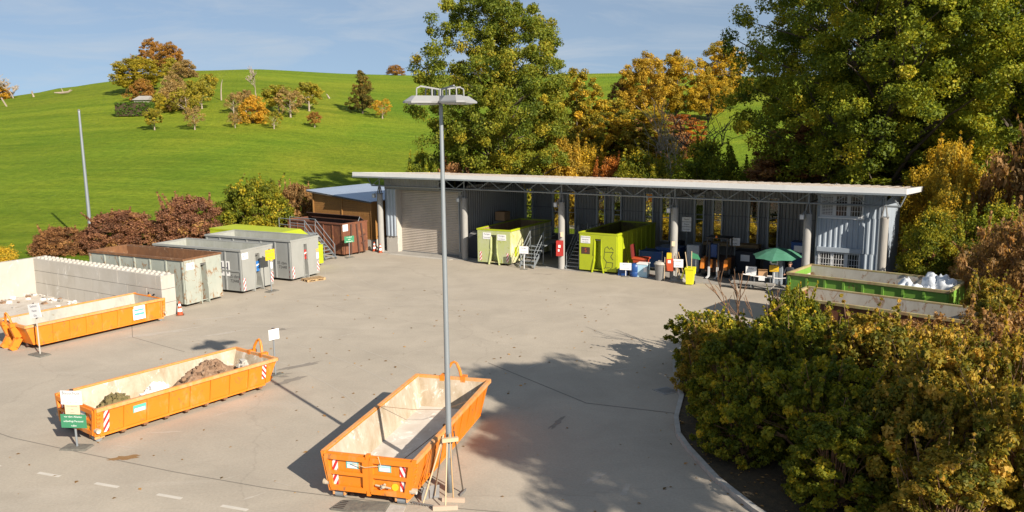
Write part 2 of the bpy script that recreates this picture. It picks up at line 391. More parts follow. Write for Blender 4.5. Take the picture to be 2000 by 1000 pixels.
# ------------------------------------------------------------------ mesh helpers
class MB:
    def __init__(s, T=None):
        s.v = []; s.f = []; s.m = []; s.u = []; s.T = T or Matrix()
    def add(s, vs, fs, mi=0, uv=None):
        o = len(s.v)
        s.v += [tuple(s.T @ Vector(v)) for v in vs]
        for k, f in enumerate(fs):
            s.f.append([i + o for i in f]); s.m.append(mi)
            s.u.append(uv if uv else None)
        return s
    def hexa(s, p, mi=0):
        """8 points: bottom ring 0-3 counter-clockwise, top ring 4-7"""
        return s.add(p, [(0, 3, 2, 1), (4, 5, 6, 7), (0, 1, 5, 4), (1, 2, 6, 5), (2, 3, 7, 6), (3, 0, 4, 7)], mi)
    def box(s, x0, x1, y0, y1, z0, z1, mi=0):
        return s.hexa([(x0, y0, z0), (x1, y0, z0), (x1, y1, z0), (x0, y1, z0), (x0, y0, z1), (x1, y0, z1), (x1, y1, z1), (x0, y1, z1)], mi)
    def cbox(s, c, d, rz=0, mi=0):
        old = s.T
        s.T = old @ Matrix.Translation(c) @ Matrix.Rotation(rz, 4, 'Z')
        s.box(-d[0] / 2, d[0] / 2, -d[1] / 2, d[1] / 2, -d[2] / 2, d[2] / 2, mi)
        s.T = old
        return s
    def quad(s, a, b, c, d, mi=0):
        return s.add([a, b, c, d], [(0, 1, 2, 3)], mi, [(0, 0), (1, 0), (1, 1), (0, 1)])
    def bar(s, p0, p1, w=0.05, h=None, mi=0):
        p0 = Vector(p0); p1 = Vector(p1); h = h or w
        d = (p1 - p0).normalized()
        up = Vector((0, 0, 1)) if abs(d.z) < 0.98 else Vector((0, 1, 0))
        a = d.cross(up).normalized() * w / 2; b = a.cross(d).normalized() * h / 2
        return s.hexa([p0 - a - b, p0 + a - b, p0 + a + b, p0 - a + b, p1 - a - b, p1 + a - b, p1 + a + b, p1 - a + b], mi)
    def path(s, pts, rad, n=8, mi=0, cap=True):
        pts = [Vector(p) for p in pts]
        if not hasattr(rad, '__len__'): rad = [rad] * len(pts)
        rings = []; vs = []; fs = []
        prev = None
        for i, p in enumerate(pts):
            d = (pts[min(i + 1, len(pts) - 1)] - pts[max(i - 1, 0)]).normalized()
            ref = prev if prev is not None else (Vector((1, 0, 0)) if abs(d.x) < 0.9 else Vector((0, 1, 0)))
            a = (ref - d * ref.dot(d)).normalized(); prev = a
            b = d.cross(a)
            for k in range(n):
                th = 2 * math.pi * k / n
                vs.append(p + (a * math.cos(th) + b * math.sin(th)) * rad[i])
        for i in range(len(pts) - 1):
            for k in range(n):
                k2 = (k + 1) % n
                fs.append((i * n + k, i * n + k2, (i + 1) * n + k2, (i + 1) * n + k))
        if cap:
            fs.append(tuple(reversed(range(n)))); fs.append(tuple(range((len(pts) - 1) * n, len(pts) * n)))
        return s.add(vs, fs, mi)
    def tube(s, p0, p1, r0, r1=None, n=8, mi=0):
        return s.path([p0, p1], [r0, r0 if r1 is None else r1], n, mi)
    def lathe(s, prof, n=20, mi=0, c=(0, 0, 0)):
        """prof: (radius, z) from bottom to top"""
        vs = []; fs = []
        for r, z in prof:
            for k in range(n):
                th = 2 * math.pi * k / n
                vs.append((c[0] + r * math.cos(th), c[1] + r * math.sin(th), c[2] + z))
        for i in range(len(prof) - 1):
            for k in range(n):
                k2 = (k + 1) % n
                fs.append((i * n + k, i * n + k2, (i + 1) * n + k2, (i + 1) * n + k))
        fs.append(tuple(reversed(range(n)))); fs.append(tuple(range((len(prof) - 1) * n, len(prof) * n)))
        return s.add(vs, fs, mi)
    def prism_y(s, pts, y0, y1, mi=0):
        """polygon in x,z (counter-clockwise seen from -y) pushed along y"""
        n = len(pts)
        vs = [(x, y0, z) for x, z in pts] + [(x, y1, z) for x, z in pts]
        fs = [tuple(range(n)), tuple(reversed(range(n, 2 * n)))]
        for k in range(n):
            k2 = (k + 1) % n
            fs.append((k2, k, n + k, n + k2))
        return s.add(vs, fs, mi)
    def prism_z(s, pts, z0, z1, mi=0):
        n = len(pts)
        vs = [(x, y, z0) for x, y in pts] + [(x, y, z1) for x, y in pts]
        fs = [tuple(reversed(range(n))), tuple(range(n, 2 * n))]
        for k in range(n):
            k2 = (k + 1) % n
            fs.append((k, k2, n + k2, n + k))
        return s.add(vs, fs, mi)
    def prism_x(s, pts, x0, x1, mi=0):
        """polygon in y,z pushed along x"""
        n = len(pts)
        vs = [(x0, y, z) for y, z in pts] + [(x1, y, z) for y, z in pts]
        fs = [tuple(reversed(range(n))), tuple(range(n, 2 * n))]
        for k in range(n):
            k2 = (k + 1) % n
            fs.append((k, k2, n + k2, n + k))
        return s.add(vs, fs, mi)
    def corrug(s, p0, p1, z0, z1, pitch=0.25, depth=0.04, mi=0, duty=0.5, horiz=False):
        """trapezoid sheet between two ground points, ribs upright (or level when horiz)"""
        p0 = Vector((p0[0], p0[1], 0)); p1 = Vector((p1[0], p1[1], 0))
        d = (p1 - p0); L = d.length; d.normalize()
        nrm = Vector((d.y, -d.x, 0))
        span = (z1 - z0) if horiz else L
        k = max(1, int(round(span / pitch))); pt = span / k
        prof = []
        for i in range(k):
            a = i * pt
            prof += [(a, 0), (a + pt * duty * 0.8, 0), (a + pt * duty, depth), (a + pt * (0.5 + duty * 0.4 + 0.1), depth)]
        prof.append((span, 0))
        vs = []; fs = []
        for a, b in prof:
            if horiz:
                vs += [p0 + nrm * b + Vector((0, 0, z0 + a)), p1 + nrm * b + Vector((0, 0, z0 + a))]
            else:
                q = p0 + d * a + nrm * b
                vs += [(q.x, q.y, z0), (q.x, q.y, z1)]
        for i in range(len(prof) - 1):
            fs.append((2 * i, 2 * i + 2, 2 * i + 3, 2 * i + 1) if not horiz else (2 * i, 2 * i + 1, 2 * i + 3, 2 * i + 2))
        return s.add(vs, fs, mi)
    def build(s, name, mats, parent=None, smooth=False, loc=None, rz=0):
        me = bpy.data.meshes.new(name)
        me.from_pydata(s.v, [], s.f)
        if not isinstance(mats, (list, tuple)): mats = [mats]
        for m in mats: me.materials.append(m)
        me.polygons.foreach_set('material_index', s.m)
        if any(u for u in s.u):
            ul = me.uv_layers.new(name='UVMap')
            li = 0
            for f, u in zip(s.f, s.u):
                for k in range(len(f)):
                    if u: ul.data[li].uv = u[k]
                    li += 1
        if smooth:
            me.polygons.foreach_set('use_smooth', [True] * len(s.f))
        me.update()
        o = bpy.data.objects.new(name, me)
        COL.objects.link(o)
        if parent is not None: o.parent = parent
        if loc is not None: o.location = loc
        if rz: o.rotation_euler = (0, 0, rz)
        return o

def tag(o, label=None, cat=None, group=None, kind=None):
    if label: o['label'] = label
    if cat: o['category'] = cat
    if group: o['group'] = group
    if kind: o['kind'] = kind
    return o

def thing(name, label, cat, loc=(0, 0, 0), rz=0, group=None):
    o = bpy.data.objects.new(name, None)
    o.empty_display_size = 0.3
    COL.objects.link(o)
    o.location = loc; o.rotation_euler = (0, 0, rz)
    return tag(o, label, cat, group)

def dup(root, loc, rz=None, label=None, group=None, scale=None, swap=None):
    """copy of a thing with copies of its parts and sub-parts; swap: {part name: material}"""
    r = root.copy(); COL.objects.link(r); r.location = loc
    if rz is not None: r.rotation_euler = (0, 0, rz)
    if scale is not None: r.scale = scale if hasattr(scale, '__len__') else (scale,) * 3
    if label: r['label'] = label
    if group: r['group'] = group
    def rec(src, dst):
        for ch in list(src.children):
            c = ch.copy(); COL.objects.link(c); c.parent = dst
            if swap:
                b = ch.name.split('.')[0]
                if b in swap and c.material_slots:
                    c.material_slots[0].link = 'OBJECT'; c.material_slots[0].material = swap[b]
            rec(ch, c)
    rec(root, r)
    return r

def text(body, size, mat, parent, loc, rot=(R(90), 0, 0), name='lettering', align='CENTER', bold=0.0, shear=0.0, spacing=1.0, sx=1.0):
    cu = bpy.data.curves.new('tmp_text', 'FONT')
    cu.body = body; cu.size = size; cu.align_x = align; cu.align_y = 'CENTER'
    cu.resolution_u = 3; cu.offset = bold; cu.shear = shear; cu.space_line = spacing
    ob = bpy.data.objects.new('tmp_text', cu)
    COL.objects.link(ob)
    dg = bpy.context.evaluated_depsgraph_get()
    me = bpy.data.meshes.new_from_object(ob.evaluated_get(dg))
    COL.objects.unlink(ob); bpy.data.objects.remove(ob); bpy.data.curves.remove(cu)
    me.materials.clear(); me.materials.append(mat)
    o = bpy.data.objects.new(name, me); COL.objects.link(o)
    o.parent = parent; o.location = loc; o.rotation_euler = rot; o.scale = (sx, 1, 1)
    return o

# ------------------------------------------------------------------ terrain
AZ = [-180, -75, -60, -32.06, -30.46, -28.8, -25.79, -23.54, -21, -17.2, -10.5, -7, 7.3, 17.5, 35, 60, 75, 180]
EL = [0.6, 0.7, 1.0, 1.78, 2.06, 2.42, 2.89, 3.27, 3.6, 3.74, 3.45, 3.37, 3.38, 2.91, 2.6, 2.5, 2.0, 2.0]
R0 = [66, 66, 66, 66, 66, 67, 68, 69, 70, 72, 80, 84, 88, 82, 68, 62, 62, 62]
RR = 240.0
def lerp(a, xs, ys):
    if a <= xs[0]: return ys[0]
    for i in range(len(xs) - 1):
        if a <= xs[i + 1]:
            u = (a - xs[i]) / (xs[i + 1] - xs[i]); u = u * u * (3 - 2 * u) * .5 + u * .5
            return ys[i] + (ys[i + 1] - ys[i]) * u
    return ys[-1]
def hz(x, y):
    r = math.hypot(x, y); a = math.degrees(math.atan2(x, y))
    el = lerp(a, AZ, EL); r0 = lerp(a, AZ, R0)
    if r <= r0: return -.05
    top = 9.48 + RR * math.tan(math.radians(el))
    if abs(a) > 60: top *= max(0., 1 - (abs(a) - 60) / 50.)
    u = min((r - r0) / (RR - r0), 1.)
    s = .72 * u + .28 * u * u * (3 - 2 * u)
    s = s * (1 - math.exp(-u * 9)) if u < 1 else s
    z = top * s
    z += .35 * math.sin(x * .045 + 1) * math.sin(y * .06) * min(1, u * 4) * (1 - u)
    if r > RR: z -= (r - RR) * .12 + (r - RR) ** 2 * .0004
    return max(z, -.05) if r < RR else z

def build_terrain():
    rs = [0.5, 20, 40, 52] + list(np.arange(58, 150, 3.0)) + list(np.arange(150, 240, 6.0)) + [236, 239, 240, 242, 246, 252, 265, 290, 340, 420, 520]
    rs = sorted(set(rs))
    azs = list(np.arange(-180, -60, 6)) + list(np.arange(-60, 60, 1.0)) + list(np.arange(60, 180, 6))
    vs = []; fs = []
    for r in rs:
        for a in azs:
            x, y = r * math.sin(R(a)), r * math.cos(R(a))
            vs.append((x, y, hz(x, y)))
    n = len(azs)
    for i in range(len(rs) - 1):
        for k in range(n):
            k2 = (k + 1) % n
            fs.append((i * n + k, (i + 1) * n + k, (i + 1) * n + k2, i * n + k2))
    fs.append(tuple(range(n)))
    mb = MB(); mb.v = vs; mb.f = [list(f) for f in fs]; mb.m = [0] * len(fs); mb.u = [None] * len(fs)
    tag(mb.build('grass_hill', M['grass'], smooth=True), kind='structure')
build_terrain()

# ------------------------------------------------------------------ building frame (s along the front, t into the hall)
P0 = Vector((-9.85, 59.73, 0)); BYAW = R(-31.2)
E_S = Vector((0.8554, -0.5180, 0)); E_T = Vector((0.5180, 0.8554, 0))
def B(s, t, z=0.0):
    return P0 + E_S * s + E_T * t + Vector((0, 0, z))

# yard pavement, with its own sheet above the meadow
yard = [(-60, -30), (60, -30), (60, 20), (44, 36), (31, 47), tuple(B(36.5, 12).xy), tuple(B(-7.5, 12).xy), (-17.5, 66.5), (-25, 57), (-31, 48.5), (-36, 43), (-60, 40)]
mb = MB(); mb.prism_z(yard, -0.3, 0.0)
tag(mb.build('yard_pavement', M['pave']), kind='structure')
# service road behind the hall
mb = MB(); mb.prism_z([tuple(B(2, 19).xy), tuple(B(44, 17).xy), tuple(B(44, 29).xy), tuple(B(2, 31).xy)], -0.3, 0.01)
tag(mb.build('service_road', M['pave']), kind='structure')

# paint dashes, joint, scuffs and stains on the pavement: thin sheets
M['dash'] = plain('worn_white_road_paint', (0.49, 0.455, 0.40), 0.85, var=0.15)
M['joint'] = plain('joint_line', (0.175, 0.155, 0.13), 0.95, var=0.1)
M['stain'] = worn('brown_stain', (0.22, 0.12, 0.045), (0.26, 0.16, 0.07), None, 0.4, 3, 0.95)
M['scuff'] = worn('pale_scuff', (0.43, 0.385, 0.325), (0.36, 0.32, 0.27), None, 0.5, 3, 0.95, streak=False)
M['track'] = worn('tyre_track_tone', (0.385, 0.34, 0.282), (0.34, 0.30, 0.25), None, 0.5, 1.5, 0.95, streak=False)
M['dirty'] = worn('dirt_stain', (0.19, 0.165, 0.135), (0.24, 0.21, 0.18), None, 0.5, 2, 0.95, streak=False)
M['brickdust'] = worn('reddish_dirt', (0.26, 0.19, 0.14), (0.30, 0.24, 0.19), None, 0.5, 2, 0.95, streak=False)
mb = MB()
for (x, y) in ((-12.9, 20.9), (-10.95, 20.2), (-8.97, 19.5), (-7.05, 18.83), (-15.0, 21.6)):
    mb.cbox((x, y, 0.0), (0.78, 0.11, 0.008), R(-19))
tag(mb.build('lane_marking', M['dash']), kind='structure')
def polyline_strip(pts, wd, z, mb):
    for (a, b) in zip(pts[:-1], pts[1:]):
        a = Vector((*a, 0)); b = Vector((*b, 0)); d = (b - a).normalized(); n = Vector((-d.y, d.x, 0)) * wd / 2
        mb.add([a - n + Vector((0, 0, z)), b - n + Vector((0, 0, z)), b + n + Vector((0, 0, z)), a + n + Vector((0, 0, z))], [(0, 1, 2, 3)])
mb = MB()
arc = [(-21.5, 31.5), (-20.4, 28.0), (-18.3, 25.2), (-15.6, 23.6), (-12.6, 22.3), (-9.5, 21.0), (-6.5, 19.9), (-3.5, 19.1), (0, 18.4), (3, 17.9)]
polyline_strip(arc, 0.035, 0.005, mb)
polyline_strip([(-19.4, 41), (-18.6, 38), (-17.4, 35.5), (-14, 33)], 0.03, 0.005, mb)
polyline_strip([(-1, 31), (2.5, 26.2), (6, 24.9)], 0.05, 0.005, mb)
tag(mb.build('pavement_joint', M['joint']), kind='structure')
def blob(mb, c, rx, ry, rz, z, seed, n=22, jag=0.35):
    rg = random.Random(seed); vs = []
    for k in range(n):
        th = 2 * math.pi * k / n
        q = 1 + rg.uniform(-jag, jag)
        x, y = rx * q * math.cos(th), ry * q * math.sin(th)
        vs.append((c[0] + x * math.cos(rz) - y * math.sin(rz), c[1] + x * math.sin(rz) + y * math.cos(rz), z))
    mb.add(vs, [tuple(range(n))])
mb = MB(); blob(mb, (-11.3, 22.0), 0.42, 0.16, 0.3, 0.006, 3)
tag(mb.build('mud_stain', M['stain']), kind='structure')
mb = MB()
rg = random.Random(5)
for k in range(58):
    x = rg.uniform(-24, 6); y = rg.uniform(19, 52)
    a = rg.choice([0.6, 0.75, -0.5, 0.2]) + rg.uniform(-.2, .2)
    blob(mb, (x, y), rg.uniform(.15, .8), rg.uniform(.012, .045), a, 0.004, k, 14, 0.5)
for (x, y, rx, ry, a) in ((-16.5, 36.2, 1.6, .25, .55), (-13.5, 36, 1.2, .12, .6), (-15, 39, .9, .12, .4), (-20, 27.5, .9, .15, .3), (2.2, 20.4, .5, .1, .9), (2.9, 19.6, .4, .08, 1.2)):
    blob(mb, (x, y), rx, ry, a, 0.0045, int(x * 10), 18, 0.5)
tag(mb.build('pavement_scuff', M['scuff']), kind='structure')
mb = MB()
for (x, y, rx, ry, a) in ((-11.0, 36.6, .5, .2, .2), (-9.2, 29.6, .55, .3, .2), (-8.4, 29.0, .6, .25, .9), (-18.9, 40.2, .5, .2, .4), (1.6, 50.1, .3, .07, 0), (2.3, 49.9, .25, .05, 0), (-8.5, 30.8, .8, .2, .7), (1.4, 24.4, .5, .12, 1.1)):
    blob(mb, (x, y), rx, ry, a, 0.0055, int(y * 10), 18, 0.45)
tag(mb.build('oil_stain', M['dirty']), kind='structure')
mb = MB()

# long faint tyre arcs
mb = MB()
for (cx, cy, r, a0, a1) in ((-26, 14, 24, 18, 74), (-26, 14, 25.9, 20, 72), (6, 56, 17, 190, 262), (6, 56, 18.8, 192, 258), (-30, 10, 33, 30, 62)):
    pts = [(cx + r * math.cos(R(a)), cy + r * math.sin(R(a))) for a in np.linspace(a0, a1, 26)]
    for (a, b) in zip(pts[:-1], pts[1:]):
        if True:
            polyline_strip([a, b], 0.06, 0.0035, mb)
tag(mb.build('tyre_track', M['track']), kind='structure')

# drain covers
def drain(x, y, rz, label):
    t = thing('drain_cover', label, 'drain cover', (x, y, 0), rz, None)
    f = MB(); f.box(-.34, .34, -.34, .34, 0.0, 0.012); f.build('frame', M['conc_dark'], t)
    g = MB()
    for k in range(6): g.box(-.25, .25, -.24 + k * .088, -.19 + k * .088, 0.0125, 0.02)
    g.build('grate', M['galv_dark'], t)
drain(5.45, 27.4, 0.5, 'square drain grate in the shaded tarmac beside the bush island')
drain(-19.0, 40.4, -0.5, 'small drain cover in the pavement in front of the rusty grey container')

# ------------------------------------------------------------------ containers
def hazard(parent, loc, w, h, face='front', mirror=False, nm='hazard_plate'):
    mb = MB()
    x, y, z = loc
    d = 0.012
    if face == 'front':
        mb.quad((x - w / 2, y - d, z - h / 2), (x + w / 2, y - d, z - h / 2), (x + w / 2, y - d, z + h / 2), (x - w / 2, y - d, z + h / 2))
        mb.box(x - w / 2, x + w / 2, y - d + .003, y, z - h / 2, z + h / 2)
    elif face == 'right':
        mb.quad((x + d, y - w / 2, z - h / 2), (x + d, y + w / 2, z - h / 2), (x + d, y + w / 2, z + h / 2), (x + d, y - w / 2, z + h / 2))
        mb.box(x, x + d - .003, y - w / 2, y + w / 2, z - h / 2, z + h / 2)
    else:
        mb.quad((x - d, y + w / 2, z - h / 2), (x - d, y - w / 2, z - h / 2), (x - d, y - w / 2, z + h / 2), (x - d, y + w / 2, z + h / 2))
        mb.box(x - d + .003, x, y - w / 2, y + w / 2, z - h / 2, z + h / 2)
    return mb.build(nm, M['hazard_b' if mirror else 'hazard'], parent)

def sticker(parent, loc, w, h, face, mats=('white', 'teal'), nm='sticker', d=0.012):
    """plate with coloured bands"""
    x, y, z = loc
    mb = MB()
    def bx(u0, u1, v0, v1, k, dd):
        if face == 'front': mb.box(x + u0, x + u1, y - dd, y, z + v0, z + v1, k)
        elif face == 'right': mb.box(x, x + dd, y + u0, y + u1, z + v0, z + v1, k)
        else: mb.box(x - dd, x, y - u1, y - u0, z + v0, z + v1, k)
    bx(-w / 2, w / 2, -h / 2, h / 2, 0, d)
    n = len(mats) - 1
    if n >= 1: bx(-w * .42, w * .42, -h * .42, h * .06, 1, d + .004)
    if n >= 2: bx(-w * .42, w * .42, h * .12, h * .40, 2, d + .004)
    return mb.build(nm, [M[k] for k in mats], parent)

def flat_skip(label, group, loc, rz, L, Wt, Wb, H, paint='orange', rim='orange_faded', inner='dust', floor='dust_floor', nribs=8, gap=.24, name='roll_off_skip'):
    t = thing(name, label, 'skip', loc, rz, group)
    a, b = Wt / 2, Wb / 2
    th = .06
    z0 = gap
    s_end = .32                                                     # slope of the hook end
    mb = MB()
    for sg in (-1, 1):
        o0, o1 = sg * b, sg * a
        i0, i1 = sg * (b - th), sg * (a - th)
        p = [(o0, 0, z0), (i0, 0, z0), (i0, L - s_end, z0), (o0, L - s_end, z0), (o1, 0, H), (i1, 0, H), (i1, L, H), (o1, L, H)]
        if sg > 0: p = [p[1], p[0], p[3], p[2], p[5], p[4], p[7], p[6]]
        mb.hexa(p)
        for k in range(nribs + 1):                                  # folded seams between the side sheets
            y = .12 + (L - .5) * k / nribs
            e = .028
            q = [(o0 + sg * e, y - .035, z0), (o0, y - .035, z0), (o0, y + .035, z0), (o0 + sg * e, y + .035, z0),
                 (o1 + sg * e, y - .035, H - .09), (o1, y - .035, H - .09), (o1, y + .035, H - .09), (o1 + sg * e, y + .035, H - .09)]
            if sg > 0: q = [q[1], q[0], q[3], q[2], q[5], q[4], q[7], q[6]]
            mb.hexa(q)
        # lower side rail with feet
        mb.box(min(o0, o0 + sg * .03), max(o0, o0 + sg * .03), .1, L - s_end - .1, z0 - .07, z0 - .002)
    mb.hexa([(-b, L - s_end, z0), (b, L - s_end, z0), (b, L - s_end + th, z0), (-b, L - s_end + th, z0), (-a, L, H), (a, L, H), (a, L + th, H), (-a, L + th, H)])
    mb.box(-b + th, b - th, 0, L - s_end, z0, z0 + .05)
    mb.build('body', M[paint], t)
    li = MB()
    e = .006
    for sg in (-1, 1):
        j0, j1 = sg * (b - th - e), sg * (a - th - e)
        q = [(j0, .02, z0 + .05), (j0, L - s_end - e, z0 + .05), (j1, L - e, H - .02), (j1, .02, H - .02)]
        if sg > 0: q.reverse()
        li.add(q, [(0, 1, 2, 3)])
    li.add([(-b + th, L - s_end - e, z0 + .05), (b - th, L - s_end - e, z0 + .05), (a - th, L - e, H - .02), (-a + th, L - e, H - .02)], [(0, 1, 2, 3)])
    li.add([(-b + th, .07, z0 + .05), (-a + th, .07, H - .02), (a - th, .07, H - .02), (b - th, .07, z0 + .05)], [(0, 1, 2, 3)])
    li.build('lining', M[inner], t)
    fl = MB(); fl.add([(-b + th, .05, z0 + .056), (b - th, .05, z0 + .056), (b - th, L - s_end, z0 + .056), (-b + th, L - s_end, z0 + .056)], [(0, 1, 2, 3)])
    fl.build('floor', M[floor], t)
    rm = MB()
    for sg in (-1, 1):
        rm.bar((sg * (a + .01), -.02, H - .02), (sg * (a + .01), L + .04, H - .02), .11, .11)
    rm.bar((-a - .04, L + .03, H - .022), (a + .04, L + .03, H - .022), .10, .11)
    rm.build('rim', M[rim], t)
    # doors
    for sg in (-1, 1):
        d = MB()
        w0b, w0t = sg * .035, sg * .035
        q = [(w0b, -.03, z0), (sg * (b - .02), -.03, z0), (sg * (b - .02), .03, z0), (w0b, .03, z0),
             (w0t, -.03, H + .01), (sg * (a - .02), -.03, H + .01), (sg * (a - .02), .03, H + .01), (w0t, .03, H + .01)]
        if sg < 0: q = [q[1], q[0], q[3], q[2], q[5], q[4], q[7], q[6]]
        d.hexa(q)
        def fx(u, z):                                               # point on the leaf: u 0 centre, 1 outer edge
            k = (z - z0) / (H - z0)
            return sg * (.07 + (b - .11 + (a - b) * k) * u)
        zb, zm, zt = z0 + .08, z0 + (H - z0) * .5, H - .08
        for z in (zb, zm, zt): d.bar((fx(0, z), -.07, z), (fx(1, z), -.07, z), .08, .13 if z != zm else .09)
        d.bar((fx(0.02, zb), -.068, zb), (fx(0.02, zt), -.068, zt), .10, .078)
        d.bar((fx(.98, zb), -.068, zb), (fx(.98, zt), -.068, zt), .10, .078)
        dd = d.build('door', M[paint], t)
        hz_ = MB()
        x1 = abs(fx(.82, zm)); 
        hzd = hazard(dd, (sg * x1, -.034, (z0 + H) / 2 + .02), .15, (H - z0) * .74, 'front', mirror=(sg < 0))
        sticker(dd, (sg * (x1 - .48), -.034, H - .27), .34, .20, 'front', ('teal', 'white', 'lightblue'))
        if sg > 0:
            k = MB(); k.lathe([(.095, 0), (.095, .014)], 16)
            o = k.build('round_sticker', M['yellow'], dd, loc=(x1 - .22, -.034, z0 + .24)); o.rotation_euler = (R(90), 0, 0)
            k = MB(); k.tube((.2, -.10, z0 + .27), (.62, -.12, z0 + .24), .022); k.lathe([(.06, -.03), (.06, .03)], 10, c=(.42, -.12, z0 + .27)); k.bar((.36, -.12, z0 + .2), (.48, -.14, z0 + .34), .05)
            k.build('latch', M['dust'], dd)
    g = MB(); g.box(-.05, .05, -.10, .02, z0 - .05, H + .06); g.build('centre_post', M[paint], t)
    for sg in (-1, 1):
        h = MB()
        h.hexa([(sg * b - .055, -.08, z0 - .02), (sg * b + .055, -.08, z0 - .02), (sg * b + .055, .07, z0 - .02), (sg * b - .055, .07, z0 - .02),
                (sg * a - .055, -.08, H + .03), (sg * a + .055, -.08, H + .03), (sg * a + .055, .07, H + .03), (sg * a - .055, .07, H + .03)])
        for k in range(5):
            z = z0 + .2 + k * (H - z0 - .25) / 4.5
            x = sg * (b + (a - b) * (z - z0) / (H - z0))
            h.cbox((x + sg * .06, 0.03, z), (.05, .12, .07))
        h.build('corner_post', M[paint], t)
    for sg in (-1, 1):
        c = MB(); c.tube((sg * (b + .05), -.02, z0 + .18), (sg * (b + .22), -.02, z0 + .18), .075, n=12)
        c.build('door_roller', M['dust'], t)
    # sub-frame and rollers
    u = MB()
    for sg in (-1, 1):
        u.box(sg * .53 - .05, sg * .53 + .05, .05, L - .25, .1, z0)
    for k in range(7):
        y = .5 + k * (L - 1.2) / 6
        u.box(-b + .05, b - .05, y - .05, y + .05, z0 - .1, z0 - .003)
    u.build('sub_frame', M['rust_dark'], t)
    for sg in (-1, 1):
        r_ = MB(); x = sg * (b - .2)
        r_.box(x - .17, x - .13, -.04, .26, .1, z0 + .02); r_.box(x + .13, x + .17, -.04, .26, .1, z0 + .02); r_.box(x - .17, x + .17, .0, .2, z0 - .005, z0 + .018)
        r_.build('roller_bracket', M[rim], t)
        r2 = MB(); r2.tube((x - .128, .1, .115), (x + .128, .1, .115), .115, n=14); r2.build('roller', M['galv'], t)
    # hook end: two swan-neck legs and the bow
    for sg in (-1, 1):
        l = MB()
        prof = [(L + .30, .02), (L + .16, .16), (L - .05, .5), (L + .12, H - .1), (L + .12, H + .06)]
        for (p, q) in zip(prof[:-1], prof[1:]):
            l.bar((sg * .36, p[0], p[1]), (sg * .36, q[0], q[1]), .16, .30)
        l.build('leg', M[paint], t)
    bw = MB()
    pts = [(-.26, L + .12, H + .02), (-.20, L + .15, H + .25), (-.09, L + .19, H + .44), (0, L + .20, H + .49), (.09, L + .19, H + .44), (.20, L + .15, H + .25), (.26, L + .12, H + .02)]
    bw.path(pts, [.05, .05, .045, .04, .045, .05, .05], 8)
    bw.build('hook_bow', M[paint], t)
    return t

G_OR = 'orange flat roll-off skips in the yard'
C3 = flat_skip('empty orange flat skip by the lamp post with its doors facing us', G_OR, (-3.67, 19.11, 0), R(-15.0), 6.45, 2.5, 2.12, 1.23)
C2 = flat_skip('orange flat skip holding brown and white rubble beside the Bauschutt sign', G_OR, (-13.58, 23.79, 0), R(-37.0), 6.5, 2.5, 2.2, 1.08)
_y = R(-33.2)
C1 = flat_skip('orange flat skip with a white poster in front of the concrete block bay', G_OR,
               (-21.81 - math.sin(_y) * 6.45, 33.89 + math.cos(_y) * 6.45, 0), _y + math.pi, 6.45, 2.46, 2.3, 1.12, inner='zinc_in', floor='zinc_in')
for o, y, z in ((sticker(C2, (0, 0, 0), .42, .24, 'right', ('teal', 'white', 'teal')), 1.35, .74), (hazard(C2, (0, 0, 0), .17, .74, 'right', True), .30, .64), (hazard(C2, (0, 0, 0), .16, .52, 'right'), 6.0, .70)):
    o.location = (1.10 + .15 * (z - .24) / .84 + .006, y, z); o.rotation_euler = (0, math.atan2(.15, .84), 0)
for k in range(8):
    mb = MB(); mb.box(1.0, 1.14, .75 + k * .72, .90 + k * .72, .10, .168); mb.build('side_foot', M['rust_in'], C2)
# poster on the near side of the third skip (its frame is turned, so the near side is -x)
pb = MB(); pb.box(-1.245, -1.225, 1.0, 1.62, .36, 1.08, 0); pb.box(-1.252, -1.2455, 1.06, 1.56, .58, .68, 1); pb.box(-1.252, -1.2455, 1.06, 1.56, .71, .75, 2); pb.box(-1.252, -1.2455, 1.06, 1.56, .78, .86, 1)
pb.build('poster', [M['white'], M['teal'], M['lightblue']], C1)
pb = MB(); pb.box(-1.2, -1.19, 6.1, 6.3, .80, .98, 0); pb.box(-1.206, -1.2005, 6.16, 6.24, .85, .92, 1); pb.build('sticker', [M['white'], M['ink_grey']], C1)
hl = bpy.data.objects.get('poster')

